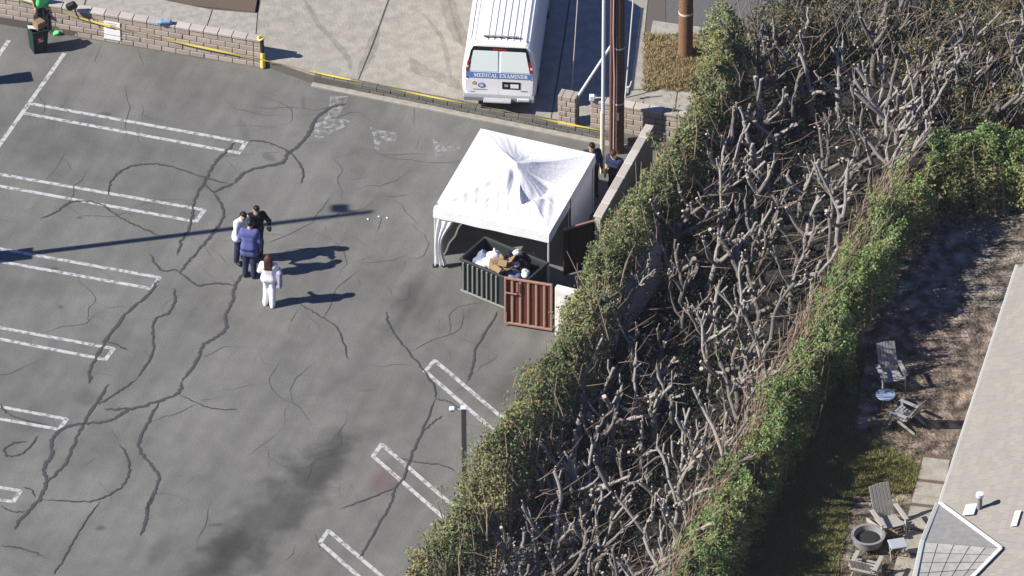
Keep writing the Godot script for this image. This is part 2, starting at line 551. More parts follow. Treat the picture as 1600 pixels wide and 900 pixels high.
func build_lot() -> void:
	var m := asphalt()
	var st := begin()
	var x0 := -19.0; var z0 := -14.0; var span := 30.0
	for q in [[0, 0], [1, 0], [1, 1], [0, 0], [1, 1], [0, 1]]:
		st.set_normal(Vector3.UP)
		st.set_uv(Vector2(q[0], q[1]))
		st.set_uv2(Vector2(q[0], q[1]) * span * 0.25)
		st.add_vertex(Vector3(x0 + q[0] * span, 0, z0 + q[1] * span))
	var lot := structure("parking_lot", st.commit(), m, "cracked grey asphalt of the car park with white stall lines")
	# filled cracks and tyre marks: a strip of tar each
	var seals := [
		[9, 540, 163, 518, 168, 497, 182, 483, 207, 467, 227, 450, 240, 440, 255, 400, 263, 377, 273, 367, 287],
		[7, 367, 223, 347, 243, 330, 263, 320, 283, 310, 300], [6, 312, 292, 303, 317, 297, 353, 283, 377, 277, 400],
		[5, 170, 305, 172, 287, 187, 270, 213, 258, 247, 257, 283, 265, 317, 277, 363, 289],
		[5, 387, 220, 413, 222, 443, 233, 463, 250, 473, 270, 470, 288],
		[7, 333, 300, 347, 323, 348, 340, 333, 363, 317, 383, 293, 410, 282, 425], [6, 366, 287, 350, 292, 333, 300, 318, 287],
		[6, 233, 397, 253, 423, 277, 423, 307, 445, 340, 443, 365, 446],
		[8, 383, 423, 367, 447, 363, 470, 352, 493, 353, 513, 333, 530, 317, 540, 307, 563, 283, 598],
		[9, 283, 597, 277, 615, 233, 632, 200, 641, 173, 657, 133, 662, 103, 668, 82, 685, 80, 710, 68, 733, 72, 753, 62, 780, 40, 803, 22, 828],
		[7, 163, 640, 182, 640, 202, 637], [8, 248, 437, 233, 460, 200, 487, 167, 530, 143, 573, 140, 600],
		[8, 170, 600, 150, 630, 133, 657, 117, 690, 100, 727, 72, 755], [6, 272, 450, 272, 473, 263, 490, 240, 503, 238, 550, 213, 593],
		[6, 213, 593, 183, 613, 153, 632], [8, 247, 628, 230, 663, 217, 687, 220, 707, 236, 727, 248, 747, 240, 773, 230, 793, 228, 813, 220, 838],
		[5, 238, 775, 232, 787, 231, 800], [5, 187, 695, 200, 717, 200, 743, 187, 763, 153, 781, 127, 784, 63, 781],
		[4, 277, 615, 320, 635, 345, 640, 372, 640], [6, 0, 853, 35, 858, 70, 869], [4, 157, 782, 123, 830, 100, 873, 83, 898],
		[5, 60, 680, 37, 707, 13, 713, 7, 703, 20, 693, 43, 690], [5, 0, 630, 10, 645, 40, 657, 75, 664],
		[6, 777, 487, 760, 517, 743, 547, 738, 575, 731, 595], [6, 680, 623, 660, 673, 643, 710, 630, 747, 617, 763, 610, 787, 580, 840, 560, 873],
		[5, 603, 487, 610, 513, 640, 553, 677, 600, 680, 623], [4, 693, 650, 676, 660, 663, 673], [4, 620, 715, 657, 723, 690, 727, 712, 737],
		[4, 617, 763, 580, 777, 530, 797], [4, 463, 473, 493, 490, 520, 507, 533, 525, 543, 562], [5, 63, 342, 90, 330, 113, 315, 153, 318, 187, 340, 213, 353, 250, 370],
		[4, 0, 790, 20, 800, 42, 799], [4, 680, 623, 700, 628, 722, 640], [4, 35, 762, 48, 765, 55, 778], [5, 163, 533, 185, 540, 200, 548]]
	for s in seals:
		var w: float = s[0] * 0.0095
		var p := smooth_path(px_path(s.slice(1)), 9)
		for k in p.size(): p[k] += Vector3(rng.randf_range(-1, 1), 0, rng.randf_range(-1, 1)) * 0.026
		put("crack_seal", ribbon(p, w, 0.45, 0.012, true), mats["tar_worn"] if s[0] < 6 else mats["tar"], lot)
	# fine cracks that wander off, seeded
	rng.seed = 21
	var starts := [[398, 140, 20], [390, 165, -30], [560, 225, 30], [585, 240, -20], [520, 300, 60], [600, 330, 40], [640, 440, 30], [470, 480, 40], [350, 150, 50], [285, 560, -60], [330, 620, 70],
		[410, 690, 30], [440, 560, 60], [140, 260, 40], [120, 420, 20], [720, 480, 50], [700, 520, -20], [560, 420, 30], [500, 560, 30], [330, 780, 30], [310, 840, 40], [460, 850, 60], [590, 300, 70],
		[620, 400, -40], [230, 330, 50], [170, 480, 40], [60, 560, 60], [540, 640, 20], [760, 470, 90], [660, 300, 100], [400, 240, 100], [470, 350, -10], [550, 370, 80], [520, 240, 20], [640, 260, 60], [200, 130, 40], [560, 700, 30]]
	for s in starts:
		crack_walk(lot, g(s[0], s[1]), deg_to_rad(s[2] + 60.0), rng.randi_range(7, 16), 0.016, 1)
	for k in 70:
		crack_walk(lot, g(rng.randf_range(20, 800), rng.randf_range(110, 880)), rng.randf() * TAU, rng.randi_range(5, 12), 0.011, 0)
	# stall lines: pairs of white lines closed by a cap; far left ones run off the frame
	var lines := [
		[48, 162, 385, 223], [38, 177, 372, 239], [385, 221, 372, 241], [-60, 262, 318, 328], [-60, 280, 304, 346], [320, 327, 306, 347],
		[-60, 378, 250, 434], [-60, 398, 236, 451], [250, 433, 237, 452], [-60, 501, 178, 545], [-60, 518, 164, 562], [178, 544, 164, 563],
		[-60, 624, 104, 655], [-60, 644, 92, 671], [105, 654, 92, 672], [-60, 752, 32, 767], [-60, 774, 20, 784], [33, 766, 20, 785],
		[101, 83, -30, 268], [14, 63, -30, 128],
		[679, 563, 850, 708], [664, 580, 835, 728], [680, 562, 663, 582], [596, 694, 767, 842], [583, 713, 754, 862], [597, 693, 582, 714], [513, 829, 660, 955], [500, 848, 640, 970], [514, 828, 499, 849]]
	for l in lines:
		put("stall_line", ribbon(PackedVector3Array([g(l[0], l[1]), g(l[2], l[3])]), 0.115, 0.0, 0.004), mats["paint_line"], lot)
	# three almost vanished arrows
	for a in [[[516, 150, 545, 150, 528, 185, 556, 190, 492, 221, 490, 185, 512, 182]], [[578, 198, 590, 203, 622, 208, 618, 220, 598, 222, 592, 236, 586, 232, 584, 215]], [[676, 216, 690, 228, 720, 229, 718, 234, 696, 236, 690, 248, 680, 250, 678, 232]]]:
		put("arrow_marking", sheet(px_path(a[0], 0.004)), mats["paint_ghost"], lot)
	# concrete gutter strip along the retaining wall
	var gut := begin()
	beam(gut, g(488, 132) + Vector3(0, 0.02, 0), g(1000, 234.5) + Vector3(0, 0.02, 0), 0.22, 0.07, 0.015)
	put("gutter_strip", gut.commit(), mats["concrete_pale"], lot)

func crack_walk(lot: Node, from: Vector3, a: float, steps: int, w: float, branches: int) -> void:
	# an angular crack that turns at odd angles and sends out branches
	var p := from
	var path := PackedVector3Array()
	for k in steps:
		path.append(p)
		a += rng.randf_range(-0.75, 0.75) if rng.randf() < 0.6 else rng.randf_range(-0.2, 0.2)
		p += Vector3(cos(a), 0, sin(a)) * rng.randf_range(0.08, 0.34)
		if branches > 0 and rng.randf() < 0.22: crack_walk(lot, p, a + (1.1 if rng.randf() < 0.5 else -1.1), rng.randi_range(3, 7), w * 0.75, 0)
	put("crack", ribbon(path, w, 0.6, 0.008, true), mats["crack"], lot)

func cut_sheet(called: String, poly: Array, m: Material, label: String, h := UP_LEVEL) -> MeshInstance3D:
	return structure(called, prism(px_path(poly, h), h), m, label)

func build_upper_ground() -> void:
	structure("ground", box_mesh(Vector3(900, 0.2, 900), 0.0, Vector3(0, -0.125, 0)), mats["ground"], "pale ground of the neighbourhood reaching to the horizon")
	# bed of concrete under all slabs; the slabs lie a little higher, with open joints
	var base := cut_sheet("driveway", [396, 90, 414, 93, 490, 120, 1045, 226, 1180, 200, 1040, 60, 1040, -90, 380, -90, 406, 0], mats["joint"], "wide pale concrete driveway where the van stands", UP_LEVEL - 0.012)
	for s in [[398, 89, 414, 92, 489, 117, 557, 130, 581, 70, 606, 0, 636, -80, 384, -80, 408, 0, 404, 20], [559, 130, 860, 187, 880, 60, 900, -80, 639, -80, 609, 0, 584, 70], [862, 187, 1043, 221, 1008, 150, 1006, 60, 1020, -80, 903, -80, 883, 60]]:
		put("slab", prism(px_path(s, UP_LEVEL), 0.1), mats["concrete"], base)
	for s in [[0.28, 690, -40, 697, 10, 706, 40, 722, 72], [0.22, 700, -40, 709, 15, 720, 50, 735, 84], [0.3, 590, 40, 583, 70, 572, 95, 560, 118], [0.16, 470, -10, 500, 40, 540, 85, 548, 110], [0.4, 640, 90, 660, 110, 700, 125, 720, 140], [0.12, 660, 20, 690, 60, 700, 100, 706, 130]]:
		put("tyre_smear", ribbon(smooth_path(px_path(s.slice(1), UP_LEVEL), 6), s[0], 0.3, 0.005, true), mats["tyre_smear"], base)
	var walk := cut_sheet("pavement", [-90, 12, 398, 92, 405, 20, 300, 10, 190, -14, -90, -70], mats["joint"], "pale concrete pavement behind the block wall", UP_LEVEL - 0.012)
	for s in [[-90, 8, 120, 42, 140, -22, -90, -60], [122, 43, 312, 74, 331, 15, 300, 9, 190, -14, 143, -22], [314, 74, 396, 88, 402, 21, 333, 15]]:
		put("slab", prism(px_path(s, UP_LEVEL), 0.1), mats["concrete_pale"], walk)
	cut_sheet("planting_bed", [192, -16, 300, 8, 398, 19, 414, -70, 200, -70], mats["earth"], "bare brown planting bed beyond the pavement", UP_LEVEL - 0.02)
	var side := cut_sheet("side_pavement", [1008, 152, 985, 205, 1090, 226, 1110, 150, 1008, 132], mats["joint"], "short pavement slab behind the right block wall", UP_LEVEL + 0.004)
	for s in [[1008, 150, 1000, 206, 1048, 214, 1058, 141, 1008, 132], [1060, 142, 1050, 214, 1090, 222, 1108, 150]]:
		put("slab", prism(px_path(s, UP_LEVEL + 0.016), 0.1), mats["concrete_pale"], side)
	cut_sheet("dry_verge", [1006, 56, 1008, 131, 1110, 149, 1140, 100, 1150, 66], mats["dry_grass_soil"], "strip of dry yellow grass by the second pole", UP_LEVEL + 0.02)
	cut_sheet("kerb", [1020, 32, 1016, 54, 1250, 86, 1250, 62], mats["concrete_pale"], "pale kerb along the side street", UP_LEVEL + 0.03)
	cut_sheet("street", [1040, -90, 1020, 31, 1250, 61, 1700, 40, 1800, -90], mats["street"], "grey asphalt street at the top corner", UP_LEVEL - 0.02)
	# dry grass, blade tufts
	rng.seed = 4
	var blades: Array[Transform3D] = []
	var cols: Array[Color] = []
	for i in 3000:
		var p := g(rng.randf_range(1006, 1110), rng.randf_range(54, 142), UP_LEVEL + 0.02)
		blades.append(Transform3D(Basis(Vector3.UP, rng.randf() * TAU).rotated(Vector3(rng.randf() - 0.5, 0, rng.randf() - 0.5).normalized(), rng.randf_range(0.1, 0.8)).scaled(Vector3.ONE * rng.randf_range(0.6, 1.4)), p))
		cols.append(Color(0.4, 0.31, 0.17).lerp(Color(0.25, 0.24, 0.09), rng.randf() * rng.randf()) * rng.randf_range(0.7, 1.15))
	var gr := scatter("dry_grass", tuft_mesh(0.07, 0.018), blades, cols, mats["grass_blade"])
	tag(gr, "short dry yellow grass on the verge by the pole", "grass", "", "stuff")

func scatter(called: String, mesh: Mesh, xf: Array[Transform3D], cols: Array[Color], m: Material, parent: Node = null) -> MultiMeshInstance3D:
	var mm := MultiMesh.new()
	mm.transform_format = MultiMesh.TRANSFORM_3D
	mm.use_colors = true
	mm.mesh = mesh
	mm.instance_count = xf.size()
	for i in xf.size():
		mm.set_instance_transform(i, xf[i])
		mm.set_instance_color(i, cols[i])
	var o := MultiMeshInstance3D.new()
	o.multimesh = mm
	o.material_override = m
	if parent == null:
		o.name = numbered(called)
		add_child(o)
	else:
		o.name = called
		parent.add_child(o, true)
	return o

func tuft_mesh(h: float, w: float) -> ArrayMesh:
	var st := begin()
	for k in 5:
		var a := k * 2.4
		var o := Vector3(cos(a), 0, sin(a)) * 0.03
		var s := Vector3(-sin(a), 0, cos(a)) * w * 0.5
		var tip := o * 2.6 + Vector3.UP * h * (0.7 + 0.1 * k)
		flat(st, o - s, o + s, tip, Vector3(cos(a), 0.4, sin(a)))
	return st.commit()

func leaf_clump(size: float, count: int, spread: float, sd: int) -> ArrayMesh:
	# several small pointed leaves round a centre
	rng.seed = sd
	var st := begin()
	for k in count:
		var dir := Vector3(rng.randf_range(-1, 1), rng.randf_range(-0.5, 1), rng.randf_range(-1, 1)).normalized()
		var c := dir * rng.randf_range(0.2, 1.0) * spread
		var ax := (dir + Vector3(rng.randf_range(-1, 1), rng.randf_range(-0.9, 0.5), rng.randf_range(-1, 1)) * 0.9).normalized()
		var side := ax.cross(Vector3(rng.randf_range(-0.4, 0.4), 1, rng.randf_range(-0.4, 0.4))).normalized() * size * 0.24
		var s := size * rng.randf_range(0.7, 1.2)
		var nn := side.cross(ax)
		if nn.y < 0: nn = -nn
		flat(st, c, c + ax * s * 0.5 + side, c + ax * s, nn)
		flat(st, c, c + ax * s, c + ax * s * 0.5 - side, nn)
	return st.commit()

func block_wall(called: String, label: String, a: Vector3, b: Vector3, h: float, thick: float, prefix: String, course := 0.17, length := 0.4, cap := true, ragged := 0.0) -> Node3D:
	# courses of separate blocks with open joints in front of a mortar core
	var o := thing(called, label, "wall", a)
	var dir := (b - a)
	dir.y = 0
	var total := dir.length()
	dir = dir.normalized()
	var bas := along(Vector3.ZERO, dir)
	var st := begin()
	box(st, Vector3(total - 0.02, h - 0.02, thick - 0.03), Transform3D(bas, dir * total * 0.5 + Vector3.UP * (h * 0.5 - 0.01)))
	put("mortar_core", st.commit(), mats["mortar"], o)
	var shapes := []
	for v in 3:
		var s := begin()
		box(s, Vector3(length - 0.014, course - 0.014, thick), Transform3D(Basis(), Vector3(0, 0, [0.0, 0.006, -0.004][v])), [0.012, 0.018, 0.015][v])
		shapes.append(s.commit())
	var half := begin()
	box(half, Vector3(length * 0.5 - 0.014, course - 0.014, thick), Transform3D(), 0.014)
	var half_mesh := half.commit()
	var courses := int(round((h - (0.1 if cap else 0.0)) / course))
	for r in courses:
		var x := 0.0
		var first := true
		while x < total - 0.1:
			var w := length
			var is_half := (first and r % 2 == 1) or x + length > total + 0.02
			if is_half: w = length * 0.5
			first = false
			var i := rng.randi_range(0, 3)
			if not (ragged > 0.0 and r >= courses - 2 and x < ragged):
				var blk := put("block", half_mesh if is_half else shapes[i % 3], mats[prefix + str(i)], o)
				blk.transform = Transform3D(bas.rotated(bas.x, rng.randf_range(-0.012, 0.012)), dir * (x + w * 0.5) + Vector3.UP * ((r + 0.5) * course))
			x += w
	if cap:
		var x := 0.0
		var cm := box_mesh(Vector3(length - 0.012, 0.09, thick + 0.05), 0.015)
		while x < total - 0.1:
			var c := put("cap_block", cm, mats["cap%d" % rng.randi_range(0, 3)], o)
			c.transform = Transform3D(bas, dir * (x + length * 0.5) + Vector3.UP * (courses * course + 0.047))
			x += length
	return o

func build_walls() -> void:
	rng.seed = 9
	block_wall("block_wall", "long tan block wall under the yellow tape, left of the driveway", g(-75, 21), g(408, 103), 0.95, 0.2, "block")
	block_wall("block_pier", "short tan block pier beside the slanting pole brace", g(874, 190, UP_LEVEL), g(903, 195.5, UP_LEVEL), 1.0, 0.34, "block", 0.165, 0.25, false)
	block_wall("block_wall", "tan block wall behind the utility pole, right of the pier", g(924, 196, UP_LEVEL), g(1120, 231, UP_LEVEL), 0.95, 0.22, "block")
	# low dark wall on which the tape lies
	block_wall("retaining_wall", "low dark block edging wall below the van", g(492, 127.5), g(1010, 231), 0.29, 0.2, "dark_block", 0.145, 0.4, false)
	# boundary wall with a pale top, beside the tent
	var a := g(1016, 194, 1.75)
	var b := g(934, 338, 1.75)
	a.y = 0; b.y = 0
	var o := thing("boundary_wall", "plain wall with pale flat top between tent and hedge", "wall", a)
	var dir := (b - a).normalized()
	var st := begin()
	box(st, Vector3(a.distance_to(b), 1.66, 0.16), Transform3D(along(Vector3.ZERO, dir), dir * a.distance_to(b) * 0.5 + Vector3.UP * 0.83), 0.01)
	put("wall_body", st.commit(), mats["pale_wall"], o)
	var n := int(a.distance_to(b) / 0.6)
	for i in n:
		var c := put("coping", box_mesh(Vector3(a.distance_to(b) / n - 0.012, 0.09, 0.25), 0.02), mats["cap%d" % (i % 3)], o)
		c.transform = Transform3D(along(Vector3.ZERO, dir), dir * (i + 0.5) * a.distance_to(b) / n + Vector3.UP * 1.705)
	# enclosure of the rubbish skip: white side wall and back wall
	var hinge := g(864, 521)
	o = thing("enclosure_wall", "white rendered end wall of the skip enclosure, half hidden by leaves", "wall", hinge)
	st = begin()
	var far_h := g(934, 419)
	box(st, Vector3(1.7, 1.58, 0.16), Transform3D(along(Vector3.ZERO, n_row), n_row * 0.93 + Vector3.UP * 0.79), 0.015)
	put("side_wall", st.commit(), mats["white_wall"], o)
	st = begin()
	var back := far_h - hinge + n_row * 1.7
	beam(st, n_row * 1.7 + Vector3.UP * 0.75, back + Vector3.UP * 0.75, 0.16, 1.5, 0.01)
	put("back_wall", st.commit(), mats["pale_wall"], o)
	st = begin()
	beam(st, n_row * 1.55 + Vector3(0, 0.7, 0), n_row * 1.55 + d_row * 9.0 + Vector3(0, 0.7, 0), 0.16, 1.4, 0.01)
	put("garden_wall", st.commit(), mats["pale_wall"], o)

func build_yard() -> void:
	# bed between the hedges, sloping up to the yard
	var l0 := g(1090, 60)
	var st := begin()
	var p0 := g(1240, -140); var p1 := g(640, 1010)
	var q0 := p0 + n_row * 9.2; var q1 := p1 + n_row * 9.2
	q0.y = YARD; q1.y = YARD
	p0.y = 0.015; p1.y = 0.015
	p0 += n_row * 0.3; p1 += n_row * 1.95
	quad(st, p0, q0, q1, p1, Vector3.UP)
	var far_q := q0 + n_row * 9.0
	quad(st, q0, far_q, far_q + d_row * 5.8, q0 + d_row * 5.8, Vector3.UP)
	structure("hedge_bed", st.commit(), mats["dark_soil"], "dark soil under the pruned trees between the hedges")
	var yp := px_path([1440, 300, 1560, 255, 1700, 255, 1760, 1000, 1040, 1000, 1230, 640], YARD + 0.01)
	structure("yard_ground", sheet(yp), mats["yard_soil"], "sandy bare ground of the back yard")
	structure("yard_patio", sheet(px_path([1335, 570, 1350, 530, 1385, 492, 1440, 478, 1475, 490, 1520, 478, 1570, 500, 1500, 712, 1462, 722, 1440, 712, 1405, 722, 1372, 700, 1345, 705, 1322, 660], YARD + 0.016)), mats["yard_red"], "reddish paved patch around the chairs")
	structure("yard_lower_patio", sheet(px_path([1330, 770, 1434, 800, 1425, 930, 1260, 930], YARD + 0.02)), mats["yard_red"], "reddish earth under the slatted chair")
	var path := structure("yard_path", sheet(px_path([1440, 710, 1490, 714, 1440, 950, 1385, 950], YARD + 0.03)), mats["earth"], "narrow paved path along the house")
	for i in 6:
		var y := 714.0 + i * 38.0
		put("paver", prism(px_path([1443 - i * 10, y, 1484 - i * 8, y + 5, 1478 - i * 8, y + 38, 1434 - i * 10, y + 33], YARD + 0.05), 0.04), mats["concrete"], path)
	# lawn
	rng.seed = 31
	var blades: Array[Transform3D] = []
	var cols: Array[Color] = []
	var area := PackedVector2Array([Vector2(1235, 660), Vector2(1330, 520), Vector2(1352, 560), Vector2(1330, 670), Vector2(1436, 728), Vector2(1425, 770), Vector2(1330, 775), Vector2(1300, 930), Vector2(1110, 930), Vector2(1160, 800)])
	while blades.size() < 32000:
		var q := Vector2(rng.randf_range(1100, 1440), rng.randf_range(520, 930))
		if not Geometry2D.is_point_in_polygon(q, area) and rng.randf() > 0.03: continue
		blades.append(Transform3D(Basis(Vector3.UP, rng.randf() * TAU).scaled(Vector3.ONE * rng.randf_range(0.6, 1.4)), g(q.x, q.y, YARD + 0.01)))
		cols.append(Color(0.1, 0.14, 0.03).lerp(Color(0.24, 0.2, 0.09), rng.randf()) * rng.randf_range(0.7, 1.2))
	var gr := scatter("grass", tuft_mesh(0.08, 0.022), blades, cols, mats["grass_blade"])
	tag(gr, "patchy green lawn in the shade of the hedge", "grass", "", "stuff")

# ------------------------------------------------------------------ hedges and trees
func hedge(called: String, label: String, category: String, path: PackedVector3Array, half: float, ground0: float, ground1: float, per_m: int, c_light: Color, c_dark: Color, depth: float, dryness := 0.1, outside := 1.0, fuzz := 0, sprays := 0.0) -> Node3D:
	# path: the top centre line. Leaves crowd the top and the outer flank; stems stand inside
	var o := thing(called, label, category, Vector3(path[0].x, 0, path[0].z))
	var base := o.position
	var xf: Array[Transform3D] = []
	var cols: Array[Color] = []
	var bump := FastNoiseLite.new()
	bump.seed = hash(called + label) % 900
	bump.frequency = 0.55
	bump.fractal_octaves = 3
	var stems := begin()
	for i in path.size() - 1:
		var a := path[i]
		var b := path[i + 1]
		var t := (b - a); t.y = 0
		var l := t.length()
		t = t.normalized()
		var side := Vector3(-t.z, 0, t.x)
		if side.dot(n_row) < 0: side = -side
		for k in int(l * per_m):
			var p := a.lerp(b, rng.randf())
			var w := rng.randf_range(-1.0, 1.0)
			var q := p + side * w * half
			var lump := bump.get_noise_2d(q.x, q.z)
			var ww := w * half * (1.0 + 0.6 * bump.get_noise_2d(q.x + 40.0, q.z))
			q = p + side * ww
			var y := a.lerp(b, 0.5).y - 0.5 * depth * pow(abs(w), 3.0) + lump * 0.75
			# the outer flank hangs further down
			var dn := pow(rng.randf(), 1.7) * depth
			if w * outside > 0.55: dn = pow(rng.randf(), 1.4) * 0.85 * (a.y - (ground1 if outside > 0 else ground0))
			y -= dn
			if y < 0.1: continue
			q.y = y
			if bump.get_noise_2d(q.x * 2.5 + 9.0, q.z * 2.5) < -0.2 and rng.randf() < 0.8: continue
			xf.append(Transform3D(Basis(Vector3(rng.randf_range(-1, 1), 1, rng.randf_range(-1, 1)).normalized(), rng.randf() * TAU).scaled(Vector3.ONE * rng.randf_range(0.7, 1.35)), q - base))
			var c := c_dark.lerp(c_light, clampf(0.5 + lump * 1.1 + rng.randf_range(-0.45, 0.45), 0, 1))
			var patch := bump.get_noise_2d(q.x * 0.6 - 30.0, q.z * 0.6 + 11.0)
			if patch > 0.12: c = c.lerp(Color(0.25, 0.22, 0.095), clampf((patch - 0.12) * 2.6, 0.0, 0.6))
			if patch < -0.2: c *= 0.75
			if rng.randf() < dryness: c = Color(0.22, 0.17, 0.07) * rng.randf_range(0.7, 1.2)
			cols.append(c)
		for k in int(l * 7):
			var p := a.lerp(b, rng.randf()) + side * rng.randf_range(-0.7, 0.7) * half
			var top := p + side * rng.randf_range(-0.5, 0.5) + t * rng.randf_range(-0.4, 0.4) + Vector3.UP * rng.randf_range(-0.25, 0.2)
			var bot := Vector3(p.x, 0.0, p.z)
			var mid := bot.lerp(top, 0.55) + Vector3(rng.randf_range(-0.15, 0.15), 0, rng.randf_range(-0.15, 0.15))
			tube(stems, PackedVector3Array([bot - base, mid - base, top - base]), PackedFloat32Array([0.03, 0.02, 0.008]), 4, false)
	if sprays > 0:
		for i in path.size() - 1:
			for k in int(path[i].distance_to(path[i + 1]) * sprays):
				var p := path[i].lerp(path[i + 1], rng.randf()) + n_row * rng.randf_range(-0.7, 0.7) * half
				var tip := p + Vector3(rng.randf_range(-0.35, 0.35), rng.randf_range(0.35, 1.15), rng.randf_range(-0.35, 0.35))
				tube(stems, PackedVector3Array([p + Vector3.DOWN * 0.5 - base, p - base, tip - base]), PackedFloat32Array([0.012, 0.01, 0.004]), 4, false)
				for j in rng.randi_range(5, 16):
					var q := p.lerp(tip, rng.randf_range(0.1, 1.0)) + Vector3(rng.randf_range(-0.09, 0.09), rng.randf_range(-0.09, 0.09), rng.randf_range(-0.09, 0.09))
					xf.append(Transform3D(Basis(Vector3.UP, rng.randf() * TAU).scaled(Vector3.ONE * rng.randf_range(0.6, 1.1)), q - base))
					cols.append(c_dark.lerp(c_light, rng.randf_range(0.3, 1.0)) if rng.randf() > dryness * 1.5 else Color(0.22, 0.17, 0.08))
	if fuzz > 0:
		var fz := begin()
		for i in path.size() - 1:
			var t := (path[i + 1] - path[i])
			t.y = 0
			var l := t.length()
			t = t.normalized()
			for k in int(l * fuzz * 1.7):
				var p := path[i].lerp(path[i + 1], rng.randf()) - n_row * outside * half * rng.randf_range(0.4, 1.5) + Vector3.DOWN * rng.randf_range(0.0, 0.7)
				if k % 9 == 0:
					var wd := (Vector3.UP + n_row * outside * rng.randf_range(-0.1, 0.7) + t * rng.randf_range(-0.5, 0.5)).normalized()
					var wl := rng.randf_range(0.7, 1.9)
					tube(fz, PackedVector3Array([p - base, p + wd * wl * 0.5 - base, p + wd * wl + Vector3(rng.randf_range(-0.2, 0.2), 0, rng.randf_range(-0.2, 0.2)) - base]), PackedFloat32Array([0.016, 0.013, 0.007]), 4, false)
				var d := (n_row * outside * rng.randf_range(-0.2, 1.0) + Vector3.UP * rng.randf_range(0.1, 1.6) + t * rng.randf_range(-0.9, 0.9)).normalized()
				var ln := rng.randf_range(0.2, 0.6)
				var m1 := p + d * ln * 0.5
				tube(fz, PackedVector3Array([p - base, m1 - base, m1 + (d + Vector3(rng.randf_range(-0.5, 0.5), 0.2, rng.randf_range(-0.5, 0.5))).normalized() * ln * 0.5 - base]), PackedFloat32Array([0.0055, 0.0045, 0.002]), 3, false)
		put("twigs", fz.commit(), mats["twig"], o).set_meta("kind", "stuff")
	var f := scatter("foliage", leaf_clump(0.085, 7, 0.075, 5), xf, cols, mats["leaf"], o)
	f.set_meta("kind", "stuff")
	put("stems", stems.commit(), mats["twig"], o).set_meta("kind", "stuff")
	return o

func limb(st: SurfaceTool, cuts: SurfaceTool, from: Vector3, dir: Vector3, length: float, r: float, stubs: int, up := 0.25) -> void:
	# a knobbly limb that ends in a saw cut, with short cut-back stubs
	var pts := PackedVector3Array([from])
	var rad := PackedFloat32Array([r])
	var n: int = max(4, int(length / 0.27))
	var p := from
	var d := dir.normalized()
	var spots := []
	for i in n:
		d = (d + Vector3(rng.randf_range(-1, 1), rng.randf_range(-0.6, 0.9) * 0.6 + up, rng.randf_range(-1, 1)) * 0.3).normalized()
		p += d * length / n
		pts.append(p)
		var knob := 1.0 + rng.randf_range(-0.1, 0.2)
		rad.append(lerpf(r, r * 0.7, float(i + 1) / n) * knob)
		spots.append([p, d, rad[rad.size() - 1]])
	rad[rad.size() - 2] *= 1.05
	rad[rad.size() - 1] *= 1.3
	tube(st, pts, rad, 6)
	var e := pts[pts.size() - 1]
	rod(cuts, e - d * 0.01, e + d * 0.006, rad[rad.size() - 1] * 0.8, -1.0, 6)
	for s in stubs:
		var q = spots[rng.randi_range(int(n * 0.35), n - 1)]
		var sd: Vector3 = (q[1] + Vector3(rng.randf_range(-1, 1), rng.randf_range(-0.1, 1.0), rng.randf_range(-1, 1)) * 1.1).normalized()
		var ln := rng.randf_range(0.1, 0.42)
		var r2: float = q[2] * rng.randf_range(0.5, 0.85)
		var m1: Vector3 = q[0] + sd * ln * 0.5
		var m2: Vector3 = m1 + (sd + Vector3(rng.randf_range(-0.5, 0.5), 0.4, rng.randf_range(-0.5, 0.5))).normalized() * ln * 0.5
		tube(st, PackedVector3Array([q[0], m1, m2]), PackedFloat32Array([r2, r2 * 0.85, r2 * 0.9]), 5)
		var td := (m2 - m1).normalized()
		rod(cuts, m2 - td * 0.01, m2 + td * 0.006, r2 * 0.82, -1.0, 5)

